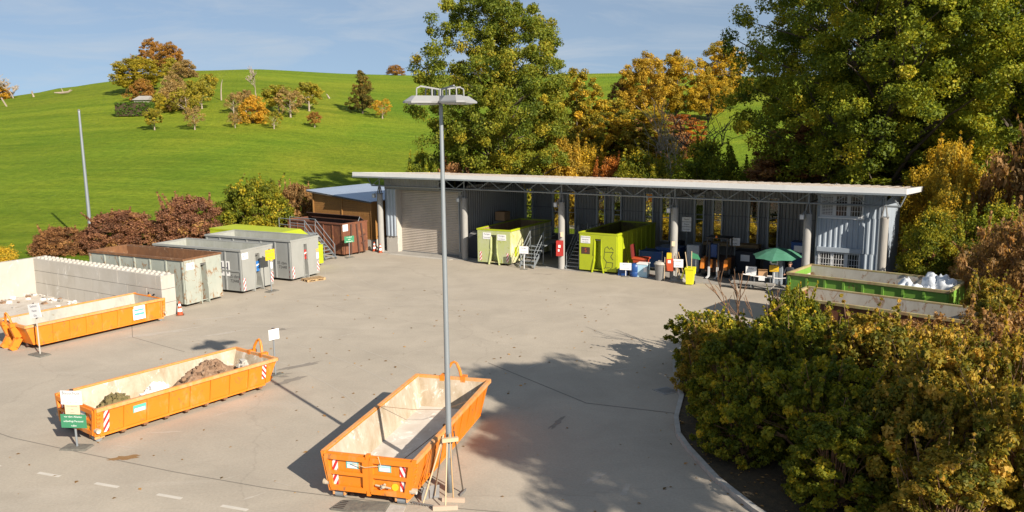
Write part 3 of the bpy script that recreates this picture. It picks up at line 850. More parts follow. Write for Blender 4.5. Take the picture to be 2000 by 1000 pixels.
def heap(label, cat, mat, c, rx, ry, h, rz, seed, chunks=40, parent_mats=None, name='rubble_heap', csize=.07):
    rg = random.Random(seed)
    n, m = 26, 9
    ph = [(rg.uniform(0, 6.28), rg.randint(2, 7), rg.uniform(.03, .12)) for _ in range(5)]
    vs = [(0, 0, h)]; fs = []
    for i in range(1, m + 1):
        u = i / m
        for k in range(n):
            th = 2 * math.pi * k / n
            q = 1 + sum(a * math.sin(f * th + p) for p, f, a in ph)
            z = h * (math.cos(u * math.pi) * .5 + .5) ** .8 * (1 + rg.uniform(-.12, .12)) + rg.uniform(-.03, .03) * (1 - u)
            vs.append((rx * u * q * math.cos(th), ry * u * q * math.sin(th), max(z, 0) if i < m else 0.0))
    for k in range(n): fs.append((0, 1 + k, 1 + (k + 1) % n))
    for i in range(m - 1):
        for k in range(n):
            k2 = (k + 1) % n
            fs.append((1 + i * n + k, 1 + (i + 1) * n + k, 1 + (i + 1) * n + k2, 1 + i * n + k2))
    mb = MB(); mb.add(vs, fs)
    for _ in range(chunks):
        th = rg.uniform(0, 6.28); u = rg.uniform(0, 1) ** .6
        z = h * (math.cos(min(u, 1) * math.pi) * .5 + .5) ** .8
        s_ = csize * rg.uniform(.4, 1.5)
        x, y = rx * u * math.cos(th), ry * u * math.sin(th)
        p = []
        for (dx, dy, dz) in ((-1, -1, -1), (1, -1, -1), (1, 1, -1), (-1, 1, -1), (-1, -1, 1), (1, -1, 1), (1, 1, 1), (-1, 1, 1)):
            p.append((x + dx * s_ * rg.uniform(.5, 1.1), y + dy * s_ * rg.uniform(.5, 1.1), max(.0, z + dz * s_ * rg.uniform(.3, .8))))
        mb.hexa(p)
    o = mb.build(name, M[mat], loc=c, rz=rz)
    return tag(o, label, cat)
def in_skip(loc, rz, x, y, z):
    v = Matrix.Rotation(rz, 4, 'Z') @ Vector((x, y, 0))
    return (loc[0] + v.x, loc[1] + v.y, z)
q = ((-13.58, 23.79), R(-37))
heap('tall heap of brown brick and earth rubble filling the far half of the orange skip', 'rubble heap', 'rubble', in_skip(*q, -.05, 4.55, .30), 1.02, 1.62, .92, q[1], 11, 150)
heap('small white plaster heap lying mid-way along the orange Bauschutt skip', 'rubble heap', 'chalk', in_skip(*q, .12, 2.55, .30), .80, .85, .70, q[1], 12, 60)
heap('low olive heap of mossy debris at the near end of the orange skip', 'rubble heap', 'mould', in_skip(*q, .15, 1.1, .30), .88, .95, .74, q[1], 13, 90)
heap('pale stone and moss clump at the far end of the brown rubble in the skip', 'rubble heap', 'conc', in_skip(*q, .35, 5.75, .30), .5, .45, .75, q[1], 14, 30)
q3 = ((-3.67, 19.11), R(-15))
heap('small dark leaf heap in the shaded corner of the empty orange skip', 'debris heap', 'rust_in', in_skip(*q3, .62, 4.9, .30), .30, .7, .16, q3[1], 15, 60, csize=.04, name='leaf_heap')
mb = MB()
for pts in ([(-.9, .05, 1.27), (-.3, .05, 1.1), (.25, .03, 1.24)], ):
    pass
def cord(label, pts, r=.012, mat='twig', name='cord'):
    m_ = MB(); m_.path(pts, r, 5); return tag(m_.build(name, M[mat]), label, 'cord')
p = [in_skip(*q3, x, y, z) for x, y, z in ((-1.2, 3.3, 1.27), (-.4, 3.9, 1.02), (.5, 4.2, .98), (1.2, 4.3, 1.27))]
cord('thin rope slung across the empty orange skip towards its hook end', p, .008)
p = [in_skip(*q3, x, y, z) for x, y, z in ((-.55, .5, .34), (.1, 1.0, .42), (.75, 1.6, .9), (1.22, 1.9, 1.28))]
cord('thin rope hanging down inside the empty orange skip near its doors', p, .011)
p = [in_skip(*q3, x, y, z) for x, y, z in ((.3, -.1, 1.28), (.38, -.13, 1.05), (-.05, -.16, .98), (-.4, -.13, 1.05))]
cord('slack cord looped between the two doors of the empty orange skip', p, .010, 'handle')

def tall_container(label, group, loc, rz, L, W, H, paint, inner, nribs=6, z0=.16, recess=True, rust='rust_dark', front=None, side=None, name='roll_off_container', side_panels=False, flare=True, hw=.24, rimmat=None):
    t = thing(name, label, 'container', loc, rz, group)
    a = W / 2; th = .06
    side = side or paint
    mb = MB()
    for sg in (-1, 1):
        mb.box(min(sg * a, sg * (a - th)), max(sg * a, sg * (a - th)), .07, L, z0, H)
        for k in range(nribs + 1):
            y = .12 + (L - .24) * k / nribs
            mb.box(min(sg * a, sg * (a + .05)), max(sg * a, sg * (a + .05)), y - .05, y + .05, z0 + .02, H - .1)
        if side_panels:
            mb.box(min(sg * a, sg * (a + .045)), max(sg * a, sg * (a + .045)), .18, L - .1, H * .52 - .05, H * .52 + .05)
    mb.box(-a + th, a - th, L - th, L, z0, H)
    mb.box(-a + th, a - th, .07, L - th, z0, z0 + .05)
    mb.build('body', M[side], t)
    f = MB()
    if recess:
        zt = H - .34
        fl = hw + .17 if flare else hw + .03
        f.prism_y([(-a, z0), (-fl, z0), (-hw - .02, z0 + .62), (-hw, z0 + 1.0), (-hw, zt), (-hw, H), (-a, H)], 0, .068)
        f.prism_y([(a, z0), (a, H), (hw, H), (hw, zt), (hw, z0 + 1.0), (hw + .02, z0 + .62), (fl, z0)], 0, .068)
        f.box(-hw, hw, .002, .068, zt, H)
        for sg in (-1, 1):
            pr = [(fl, z0 - .14), (hw + .02, z0 + .62), (hw, z0 + 1.0), (hw, zt)]
            for (p, q) in zip(pr[:-1], pr[1:]):
                f.hexa([(sg * p[0] - .025, -.05, p[1]), (sg * p[0] + .025, -.05, p[1]), (sg * p[0] + .025, .5, p[1]), (sg * p[0] - .025, .5, p[1]),
                        (sg * q[0] - .025, -.05 if q[1] < z0 + .9 else -.012, q[1]), (sg * q[0] + .025, -.05 if q[1] < z0 + .9 else -.012, q[1]), (sg * q[0] + .025, .5, q[1]), (sg * q[0] - .025, .5, q[1])])
    else:
        f.box(-a, a, 0, .068, z0, H)
    f.build('front_panel', M[front or paint], t)
    if recess:
        k = MB(); k.box(-hw - .2, hw + .2, .5, .54, z0, H - .3); k.box(-hw, hw, .07, .5, H - .345, H - .30); k.build('recess_back', M[paint], t)
        hb = MB(); hb.tube((-hw, .1, H - .42), (hw, .1, H - .42), .035); hb.build('hook_bar', M['galv_dark'], t)
    li = MB(); e = .005
    li.add([(-a + th + e, .08, z0 + .05), (-a + th + e, L - th, z0 + .05), (-a + th + e, L - th, H - .01), (-a + th + e, .08, H - .01)], [(0, 1, 2, 3)])
    li.add([(a - th - e, .08, z0 + .05), (a - th - e, .08, H - .01), (a - th - e, L - th, H - .01), (a - th - e, L - th, z0 + .05)], [(0, 1, 2, 3)])
    li.add([(-a + th, L - th - e, z0 + .05), (a - th, L - th - e, z0 + .05), (a - th, L - th - e, H - .01), (-a + th, L - th - e, H - .01)], [(0, 1, 2, 3)])
    yf = .545 if recess else .073
    li.add([(-a + th, yf, z0 + .05), (-a + th, yf, H - .36), (a - th, yf, H - .36), (a - th, yf, z0 + .05)], [(0, 1, 2, 3)])
    li.add([(-a + th, .08, z0 + .056), (a - th, .08, z0 + .056), (a - th, L - th, z0 + .056), (-a + th, L - th, z0 + .056)], [(0, 1, 2, 3)])
    li.build('lining', M[inner], t)
    rm = MB()
    for sg in (-1, 1): rm.bar((sg * (a + .005), -.01, H), (sg * (a + .005), L + .02, H), .13, .11)
    rm.bar((-a + .06, .035, H - .002), (a - .06, .035, H - .002), .10, .10)
    rm.bar((-a + .06, L - .02, H - .002), (a - .06, L - .02, H - .002), .10, .10)
    rm.build('rim', M[rimmat or paint], t)
    u = MB()
    for sg in (-1, 1): u.box(sg * .53 - .06, sg * .53 + .06, .3, L - .1, .0, z0)
    u.build('sub_frame', M[rust], t)
    for sg in (-1, 1):
        r2 = MB(); r2.tube((sg * (a - .3) - .1, L - .25, .1), (sg * (a - .3) + .1, L - .25, .1), .1, n=12); r2.build('roller', M['galv_dark'], t)
    return t

G_GR = 'tall roll-off containers lined up on the left'
G1 = tall_container('rust-streaked grey-green container with a rusty inside beside the concrete block wall', G_GR, (-16.70, 42.56, 0), R(63.2), 7.6, 2.5, 2.56, 'rusty_grey', 'rust_in', 6, flare=False, hw=.22, rimmat='rust_in')
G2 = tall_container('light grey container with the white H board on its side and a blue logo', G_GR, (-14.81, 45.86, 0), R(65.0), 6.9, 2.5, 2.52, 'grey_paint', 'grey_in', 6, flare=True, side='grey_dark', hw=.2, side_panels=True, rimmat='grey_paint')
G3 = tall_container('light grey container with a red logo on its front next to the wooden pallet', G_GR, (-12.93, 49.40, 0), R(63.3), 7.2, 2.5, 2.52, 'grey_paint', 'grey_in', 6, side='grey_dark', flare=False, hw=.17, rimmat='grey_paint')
G4 = thing('roll_off_container', 'low-fronted yellow-green container half hidden behind the red-logo grey container', 'container', (-13.5, 53.1, 0), R(63), G_GR)
mb = MB(); pr = [(0, .16), (8.0, .16), (8.0, 2.33), (1.9, 2.33), (.25, 1.45), (0, 1.45)]
for sg in (-1, 1): mb.prism_x(pr, *sorted((sg * 1.2, sg * 1.14)))
mb.box(-1.14, 1.14, 0, .06, .16, 1.45); mb.box(-1.14, 1.14, 7.94, 8.0, .16, 2.33); mb.box(-1.14, 1.14, .06, 7.94, .16, .22)
for sg in (-1, 1):
    for k in range(6): mb.box(*sorted((sg * 1.2, sg * 1.25)), .3 + k * 1.45, .4 + k * 1.45, .2, 1.4)
mb.build('body', M['lime'], G4)
mb = MB(); mb.hexa([(-1.22, .2, 1.47), (1.22, .2, 1.47), (1.22, 1.9, 2.35), (-1.22, 1.9, 2.35), (-1.22, .2, 1.52), (1.22, .2, 1.52), (1.22, 1.9, 2.40), (-1.22, 1.9, 2.40)]); mb.hexa([(-1.22, 1.92, 2.35), (1.22, 1.92, 2.35), (1.22, 8.02, 2.35), (-1.22, 8.02, 2.35), (-1.22, 1.92, 2.41), (1.22, 1.92, 2.41), (1.22, 8.02, 2.46), (-1.22, 8.02, 2.46)])
mb.build('lid', M['lime'], G4)
mb = MB(); mb.box(-.6, -.5, .3, 7.9, 0, .158); mb.box(.5, .6, .3, 7.9, 0, .158); mb.box(-.5, .5, .5, .6, .05, .15); mb.build('sub_frame', M['rust_dark'], G4)
GB = tall_container('red-brown rusted container beside the metal stairs in front of the wooden shed', G_GR, (-11.55, 58.56, 0), R(55.3), 6.0, 2.45, 2.39, 'rust_brown', 'rust_dark', 6, recess=False)
FG = tall_container('faded pale green container under the hall roof with two white labels on its front', 'containers under the hall roof', (-1.23, 53.53, 0), R(-27.9), 6.4, 2.52, 2.40, 'lime_faded', 'wood_in', 7, side='lime_pale', rimmat='lime')
YG = tall_container('bright yellow-green container under the hall roof with a dark number 5 plate', 'containers under the hall roof', (5.45, 50.14, 0), R(-30.5), 6.8, 2.56, 2.54, 'lime', 'lime_in', 8)

# marks on the containers
def label_plate(parent, x, z, w, h, lines, size, y=-.004, mat='white', ink='ink', face='front', nm='label_plate', rot=0):
    mb = MB()
    if face == 'front':
        mb.box(x - w / 2, x + w / 2, y - .012, y, z - h / 2, z + h / 2)
        o = mb.build(nm, M[mat], parent)
        n = len(lines)
        for i, (ln, sz) in enumerate(lines):
            text(ln, sz, M[ink], o, (x, y - .015, z + h * (.5 - (i + .5) / n)))
    elif face == 'left':                                            # faces -x
        mb.box(y - .012, y, x - w / 2, x + w / 2, z - h / 2, z + h / 2)
        o = mb.build(nm, M[mat], parent)
        n = len(lines)
        for i, (ln, sz) in enumerate(lines):
            text(ln, sz, M[ink], o, (y - .015, x, z + h * (.5 - (i + .5) / n)), (R(90), 0, R(-90)))
    return o
label_plate(G1, -.86, 2.17, .52, .36, [('7.4', .30)], 0, ink='ink_grey')
label_plate(G2, -1.0, 2.17, .5, .36, [('6.1', .30)], 0, ink='ink_grey')
label_plate(G2, 1.30, 1.42, .74, .86, [('H', .95)], 0, y=-1.262, face='left', ink='ink_grey')
text('35 cbm', .26, M['ink'], G2, (-1.256, .62, .98), (R(90), 0, R(-90)))
text('72448', .26, M['ink'], G2, (-1.256, .62, .72), (R(90), 0, R(-90)))
text('35 cbm', .26, M['ink'], G3, (-1.256, .80, 1.12), (R(90), 0, R(-90)))
text('72448', .26, M['ink'], G3, (-1.256, .74, .86), (R(90), 0, R(-90)))
for g, x in ((G2, 1), (G3, 1)):
    hazard(g, (-1.14, 0, .55), .17, .72, 'front', True)
    hazard(g, (-1.252, .16, .55), .17, .72, 'left', True)
    hazard(g, (1.14, 0, .62), .17, .62, 'front')
hazard(FG, (-1.02, 0, .58), .16, .62, 'front', True)
hazard(FG, (1.06, 0, .56), .16, .62, 'front', True)
def logo(parent, x, z, col, y=-.004):
    mb = MB(); mb.box(x - .2, x + .2, y - .012, y, z - .3, z + .3, 0)
    mb.prism_y([(x - .2, z - .04), (x + .2, z + .08), (x + .2, z + .16), (x - .2, z + .04)], y - .016, y - .0125, 1)
    mb.prism_y([(x - .2, z - .16), (x + .2, z - .1), (x + .2, z - .04)], y - .0165, y - .0125, 2)
    mb.build('logo_plate', [M[col], M['white'], M['ink']], parent)
logo(G2, -.02 + .0, 1.42, 'blue_logo', .07)
logo(G3, -.02, 1.52, 'red', .07)
# yellow tape rails beside the right edge of the grey fronts
for g in (G2, G3):
    mb = MB(); mb.box(1.0, 1.24, -.012, -.001, 1.66, 1.72); mb.box(1.0, 1.24, -.012, -.001, 1.56, 1.60); mb.build('yellow_band', M['yellow'], g)
    mb = MB(); mb.box(1.02, 1.22, -.012, -.001, 1.1, 1.48); mb.build('document_plate', M['white'], g)
label_plate(FG, -.52, 1.98, .62, .44, [('Flachglas', .13), ('Fensterglas', .11)], 0, ink='ink_grey')
label_plate(FG, .62, 1.92, .66, .40, [('Flachglas', .13), ('ohne Rahmen', .09)], 0, ink='ink_grey')
label_plate(YG, -.86, 2.12, .66, .46, [('Elektroschrott', .105), ('Kleinger\u00e4te', .10), ('bitte einzeln', .08)], 0, ink='ink_grey')
label_plate(YG, -.84, 1.42, .60, .44, [('5', .36)], 0, mat='rust_dark', ink='redor', nm='number_plate')
# black spray strokes on the yellow-green front: a few loose lines
mb = MB()
gx, gz_ = .78, 1.05
for pts in ([(-.3, .35), (-.26, .62), (-.1, .72), (-.02, .58)], [(.02, .55), (.16, .68), (.3, .5)], [(-.3, .35), (.3, .38)], [(-.3, .32), (-.34, -.05), (-.16, -.28)], [(.28, .36), (.12, .08), (.28, -.12)], [(-.16, -.28), (.28, -.3)], [(-.16, -.3), (-.22, -.62), (-.34, -.72)], [(.26, -.3), (.24, -.6), (.08, -.7)], [(-.2, -.66), (.06, -.62)]):
    for p, q2 in zip(pts[:-1], pts[1:]):
        mb.bar((gx + p[0], -.004, gz_ + p[1]), (gx + q2[0], -.004, gz_ + q2[1]), .008, .03)
mb.build('sprayed_lines', M['ink'], YG)
mb = MB(); mb.box(1.262, 1.275, .62, 1.18, .55, 1.2); mb.build('painted_patch', M['lime'], FG)
label_plate(GB, -1.0, 2.1, .50, .48, [('Metall', .14), ('Schrott', .11)], 0, ink='blue_logo')
# ribs and struts on the brown container's front
mb = MB()
for x0, x1 in ((-.45, -.55), (.1, .25), (.55, .8)):
    mb.bar((x0, -.03, 2.3), (x1, -.06, .12), .12, .07)
for z in (.8, 1.3): mb.bar((.5, -.05, z), (.95, -.05, z + .15), .06)
mb.build('front_strut', M['rust_dark'], GB)
# folded lid of the brown container, hinged along its far side
mb = MB(); mb.hexa([(1.05, .1, 2.42), (1.11, .1, 2.42), (1.11, 5.9, 2.42), (1.05, 5.9, 2.42), (.52, .1, 2.78), (.58, .1, 2.80), (.58, 5.9, 2.80), (.52, 5.9, 2.78)])
mb.build('lid', M['rust_dark'], GB)
mb = MB(); mb.tube((1.0, .25, 2.4), (.75, .25, 2.62), .02); mb.tube((.4, .1, 2.4), (.6, .1, 2.75), .02); mb.build('lid_stay', M['galv'], GB)
heap('dark pile of scrap lying in the open rust-brown container', 'scrap heap', 'rust_dark', in_skip((-11.55, 58.56), R(55.3), 0, 2.9, .22), 1.0, 2.5, 1.3, R(55.3), 21, 120, name='scrap_heap', csize=.12)
mb = MB(); mb.cbox((0, 0, .06), (.3, .2, .12)); mb.cbox((.3, .1, .05), (.2, .16, .1), .5); 

# skips on the right with stained white insides
RA = tall_container('bright green skip with a white rust-stained inside and white sacks in it', 'green and white skips on the right', (13.70, 37.53, 0), R(-131.4), 6.8, 2.8, 2.5, 'skip_green', 'skip_white', 8, recess=False, rimmat='skip_rim')
RB = tall_container('open skip with a rust-stained white inside standing closest behind the foreground bushes', 'green and white skips on the right', (12.04, 33.27, 0), R(-131.4), 6.8, 2.5, 2.3, 'rust_brown', 'skip_white', 8, recess=False, rimmat='skip_rim')
def sack(label, loc, s, seed):
    rg = random.Random(seed); bm = bmesh.new(); bmesh.ops.create_icosphere(bm, subdivisions=4, radius=1)
    ph = [Vector((rg.uniform(-1, 1), rg.uniform(-1, 1), rg.uniform(-1, 1))).normalized() for _ in range(9)]
    for v in bm.verts:
        n = v.co.normalized(); k = 1
        for i, p in enumerate(ph): k += .055 * math.sin(4 * n.dot(p) + i) - .075 * (1 - abs(math.sin(5.5 * n.dot(p) + 2.3 * i + 1.5 * math.sin(4 * n.dot(ph[(i + 3) % 9]))))) ** 3
        v.co = Vector((n.x * s[0] * k, n.y * s[1] * k, (max(n.z, -.55) + .55) * s[2] * k))
    me = bpy.data.meshes.new('sack'); bm.to_mesh(me); bm.free(); me.materials.append(M['bag'])
    me.polygons.foreach_set('use_smooth', [True] * len(me.polygons))
    o = bpy.data.objects.new('sack', me); COL.objects.link(o); o.location = loc; o.rotation_euler = (0, 0, rg.uniform(0, 3))
    return tag(o, label, 'sack', 'white sacks in the green skip')
def in_RA(x, y, z): return in_skip((13.70, 37.53), R(-131.4), x, y, z)
heap('grey layer of mixed waste filling the green skip below the white sacks', 'waste heap', 'conc_dark', in_RA(0, 4.2, .23), 1.3, 2.75, 1.75, R(-131.4), 31, 80, name='waste_heap', csize=.12)
sack('plump white plastic sack lying on the waste, left one in the green skip', in_RA(-.1, 4.9, 1.62), (.75, .6, .66), 1)
sack('crumpled white plastic sack leaning in the far right corner of the green skip', in_RA(-.6, 5.9, 1.72), (.7, .7, .78), 2)
sack('small white plastic sack low against the near side wall of the green skip', in_RA(.5, 5.7, 1.55), (.55, .5, .6), 3)

# ------------------------------------------------------------------ hall
hall = thing('open_hall', 'long open-fronted steel hall with round columns and a pale roof edge across the yard', 'building', P0, BYAW)
SC = [7.66 * k for k in range(5)] + [34.5]
S0, S1, T0, T1 = -1.23, 35.55, -1.5, 10.8
def zr(t): return 6.0 - .060 * (t + 1.5)
# roof with upright ribs
mb = MB(); pitch = .62; n = int((S1 - S0) / pitch); pt = (S1 - S0) / n
for i in range(n):
    a = S0 + i * pt
    pr = [(a, 0), (a + pt * .62, 0), (a + pt * .70, .05), (a + pt * .92, .05), (a + pt, 0)]
    for p, q in zip(pr[:-1], pr[1:]):
        mb.add([(p[0], T0 + .08, zr(T0) + p[1]), (q[0], T0 + .08, zr(T0) + q[1]), (q[0], T1, zr(T1) + q[1]), (p[0], T1, zr(T1) + p[1])], [(0, 1, 2, 3)])
mb.build('roof', M['rooftop'], hall)
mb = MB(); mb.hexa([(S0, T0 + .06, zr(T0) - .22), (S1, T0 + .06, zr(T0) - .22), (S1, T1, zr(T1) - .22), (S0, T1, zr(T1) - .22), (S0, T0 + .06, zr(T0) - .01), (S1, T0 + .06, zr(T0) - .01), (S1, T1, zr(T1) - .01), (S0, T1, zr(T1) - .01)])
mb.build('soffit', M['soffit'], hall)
mb = MB(); mb.box(S0 - .03, S1 + .03, T0, T0 + .057, zr(T0) - .20, zr(T0) + .07); mb.build('fascia', M['fascia'], hall)
mb = MB(); mb.box(S0 - .03, S1 + .03, T0 - .05, T0 - .003, zr(T0) - .30, zr(T0) - .20); mb.build('gutter', M['galv'], hall)
mb = MB()
for s in (S0 - .03, S1):
    mb.hexa([(s, T0 + .06, zr(T0) - .24), (s + .04, T0 + .06, zr(T0) - .24), (s + .04, T1, zr(T1) - .24), (s, T1, zr(T1) - .24), (s, T0 + .06, zr(T0) + .06), (s + .04, T0 + .06, zr(T0) + .06), (s + .04, T1, zr(T1) + .06), (s, T1, zr(T1) + .06)])
mb.build('verge_trim', M['fascia'], hall)
# columns
for i, s in enumerate(SC):
    c = MB(); c.lathe([(.215, 0), (.215, 4.35), (.20, 4.42)], 20, c=(s, 0, 0)); o = c.build('column', M['col'] if i < 5 else M['conc_dark'], hall, smooth=False)
    k = MB()
    for dx, dy in ((-.14, -.1), (.14, -.1), (-.14, .1), (.14, .1)): k.tube((s + dx, dy, 4.40), (s + dx * .3, dy * .3, 4.98), .035)
    k.box(s - .2, s + .2, -.16, .16, 4.36, 4.44)
    k.build('column_head', M['galv_dark'], o)
    if i in (0, 1, 2, 3, 4):
        f = MB(); f.box(s - .36, s - .12, -.44, -.28, 4.12, 4.42, 0); f.box(s - .33, s - .15, -.445, -.4405, 4.15, 4.36, 1); f.bar((s - .24, -.3, 4.42), (s - .1, -.1, 4.6), .04, mi=0)
        f.build('floodlight', [M['lamp_head'], M['glass_white']], hall)
# lattice girder along the front
mb = MB()
zb = 5.0
mb.tube((-.75, 0, zb), (35.2, 0, zb), .055); mb.tube((-1.15, 0, zr(0) - .27), (35.45, 0, zr(0) - .27), .055)
mb.tube((-.75, 0, zb), (-1.15, 0, zr(0) - .27), .04); mb.tube((35.2, 0, zb), (35.45, 0, zr(0) - .27), .04)
s = -.75; up = True
st = .9575
while s < 35.1:
    e = min(s + st, 35.2)
    if not (0.35 < s < 4.8):
        mb.tube((s, 0, zb if up else zr(0) - .27), (e, 0, zr(0) - .27 if up else zb), .030, n=6)
    s = e; up = not up
for s in SC: mb.tube((s, 0, zb - .05), (s, 0, zr(0) - .25), .045, n=6)
mb.build('lattice_girder', M['galv'], hall)
# cross girders under the roof
mb = MB()
for s in SC[1:5]:
    mb.tube((s, .05, zb), (s, 9.3, zb - .1), .05); mb.tube((s, .05, zr(0) - .3), (s, 9.3, zr(9.3) - .3), .05)
    for k in range(10): mb.tube((s, .2 + k * .9, zb), (s, .65 + k * .9, zr(1) - .35), .03, n=6); 
mb.build('cross_girder', M['galv_dark'], hall)
mb = MB()
for k in range(6): mb.box(-.9, 35.4, .8 + k * 1.7, .9 + k * 1.7, zr(.8 + k * 1.7) - .36, zr(.8 + k * 1.7) - .222)
mb.build('purlin', M['galv_dark'], hall)
# closed left bay: infill, shutter, jambs
mb = MB(); mb.corrug((.22, .30), (5.3, .30), 4.86, zr(0) - .25, .22, .04); mb.build('infill_panel', M['steel'], hall)
mb = MB(); mb.box(.2, 7.3, .33, .5, 4.74, 4.85); mb.build('lintel', M['galv_dark'], hall)
mb = MB(); mb.corrug((.22, .36), (1.18, .36), 1.22, 4.74, .30, .05); mb.build('wall_panel', M['steel_pale'], hall)
mb = MB(); mb.box(.2, 1.25, .42, .95, 0, 1.22); mb.box(1.185, 1.25, .37, .95, 1.222, 4.74); mb.build('plinth', M['conc'], hall)
mb = MB(); mb.corrug((1.25, .95), (6.75, .95), .02, 4.78, .125, .028, horiz=True); sh = mb.build('roller_shutter', M['shutter'], hall)
mb = MB(); mb.box(1.26, 6.74, .90, .935, .02, .12); mb.build('bottom_rail', M['galv_dark'], sh)
mb = MB(); mb.box(6.75, 7.05, .55, 1.2, 0, 4.85); mb.box(7.05, 7.12, .4, .7, 0, 4.85); mb.build('jamb', M['conc_dark'], hall)
mb = MB(); mb.tube((6.85, .5, .4), (6.85, .5, 4.3), .05); mb.tube((6.98, .5, .4), (6.98, .5, 4.3), .035); mb.box(6.78, 6.98, .4, .548, 4.1, 4.35); mb.build('downpipe', M['galv'], hall)
mb = MB(); mb.corrug((.16, 9.6), (.16, .4), 0, zr(9.6) - .25, .3, .04); mb.build('left_gable', M['steel'], hall)
mb = MB(); mb.corrug((7.0, 1.2), (7.0, 9.45), 0, zr(9) - .25, .28, .05); mb.build('partition_wall', M['steel'], hall)
mb = MB(); mb.corrug((.2, 9.5), (6.95, 9.5), 0, zr(9.5) - .23, .24, .05); mb.build('back_panel', M['steel'], hall)
# back wall: sheet panels with pairs of tall windows
wins = []
for k in range(-1, 5):
    for a in (9.65 + 3.83 * k, 10.97 + 3.83 * k):
        if a > 7.05 and a < 30: wins.append((a, a + .66))
ZW0, ZW1 = .85, 4.35
edges = [7.0] + [v for w_ in wins for v in w_] + [31.0]
for i in range(0, len(edges), 2):
    if edges[i + 1] - edges[i] > .1:
        mb = MB(); mb.corrug((edges[i], 9.5), (edges[i + 1], 9.5), ZW0, ZW1, .24, .05); mb.build('wall_panel', M['steel'], hall)
mb = MB(); mb.corrug((7.0, 9.5), (31.0, 9.5), ZW1 + .002, zr(9.5) - .23, .24, .05); mb.build('upper_panel', M['steel'], hall)
mb = MB(); mb.box(7.0, 31.0, 9.44, 9.62, 0, ZW0 - .002); mb.build('back_plinth', M['conc_dark'], hall)
mb = MB(); mb.box(7.0, 31, 9.36, 9.42, 2.92, 2.99); mb.build('wall_rail', M['galv_dark'], hall)
for a, b in wins:
    f = MB()
    f.box(a - .05, a + .05, 9.30, 9.56, ZW0, ZW1); f.box(b - .05, b + .05, 9.30, 9.56, ZW0, ZW1)
    f.box(a + .05, b - .05, 9.40, 9.50, ZW0, ZW0 + .07); f.box(a + .05, b - .05, 9.40, 9.50, ZW1 - .07, ZW1); f.box(a + .05, b - .05, 9.425, 9.475, 2.58, 2.63)
    o = f.build('window', M['whiteish'], hall)
    g = MB(); g.box(a + .05, b - .05, 9.445, 9.455, ZW0 + .07, ZW1 - .07); g.build('pane', M['glass'], o)
# office end
mb = MB()
zt = zr(.6) - .25
wl = [(31.15, 33.38, 4.24, 5.48), (31.18, 33.36, .95, 2.30)]
OF = .62
mb.corrug((31.0, OF), (34.3, OF), 0, .95, .27, .045); mb.corrug((31.0, OF), (34.3, OF), 2.30, 4.24, .27, .045); mb.corrug((31.0, OF), (34.3, OF), 5.48, zt, .27, .045)
for (a, b, z0, z1) in wl:
    mb.corrug((31.0, OF), (a, OF), z0, z1, .1, .03); mb.corrug((b, OF), (34.3, OF), z0, z1, .27, .045)
mb.build('office_wall', M['steel_pale'], hall)
mb = MB(); mb.corrug((31.0, 9.5), (31.0, OF), 0, zr(9.5) - .25, .27, .045); mb.build('office_side_wall', M['steel'], hall)
mb = MB(); mb.corrug((34.3, OF), (34.3, 9.6), 0, zr(9.6) - .25, .27, .045); mb.box(34.3, 34.37, OF - .06, OF + .1, 0, zt); mb.build('right_gable', M['steel_pale'], hall)
for i, (a, b, z0, z1) in enumerate(wl):
    f = MB(); wd = (b - a) / 3
    f.box(a, b, OF - .05, OF + .06, z1 - .06, z1); f.box(a, b, OF - .05, OF + .06, z0, z0 + .06)
    for k in range(4): f.box(max(a, a + k * wd - .09), min(b, a + k * wd + .09), OF - .045, OF + .055, z0 + .06, z1 - .06)
    o = f.build('office_window', M['whiteish'], hall)
    for k in range(3):
        g = MB(); g.box(a + k * wd + .09, a + (k + 1) * wd - .09, OF + .02, OF + .03, z0 + .06, z1 - .06); g.build('pane', M['dkglass'], o)
    if i == 0:
        g = MB()
        for k in range(14): g.box(a + .09, a + wd - .09, OF + .0, OF + .012, z0 + .08 + k * .083, z0 + .125 + k * .083)
        g.build('blind', M['whiteish'], o)
    g = MB(); yy = OF - .10
    for k in range(17): g.tube((a + .02 + k * (b - a - .04) / 16, yy, z0 - .02), (a + .02 + k * (b - a - .04) / 16, yy, z1 + .02), .011, n=5)
    for k in range(5): g.tube((a - .02, yy - .02, z0 + .08 + k * (z1 - z0 - .16) / 4), (b + .02, yy - .02, z0 + .08 + k * (z1 - z0 - .16) / 4), .011, n=5)
    g.build('security_grille', M['whiteish'], hall)
    g = MB(); g.box(a - .06, b + .06, OF - .16, OF - .048, z0 - .08, z0 - .005) if i == 0 else g.box(a - .06, b + .06, OF - .22, OF - .048, z1 + .02, z1 + .26)
    g.build('sill' if i == 0 else 'shutter_box', M['whiteish'] if i == 0 else M['steel_pale'], hall)
mb = MB(); mb.prism_z([(-.3, -.32), (35.0, -.32), (35.0, 9.4), (-.3, 9.4)], -.2, .03); mb.build('floor_slab', M['conc_dark'], hall)
mb = MB(); mb.box(1.2, 6.8, -.75, -.325, -.1, .024); mb.build('sill_strip', M['conc'], hall)

# ------------------------------------------------------------------ wooden shed
sa = Vector((-10.6, 60.5, 0)); sd = Vector((-.855, .518, 0)); sn = Vector((.518, .855, 0))
sh = thing('wooden_shed', 'brown plank shed with a blue-grey metal roof beside the left end of the hall', 'shed', sa, R(148.8))
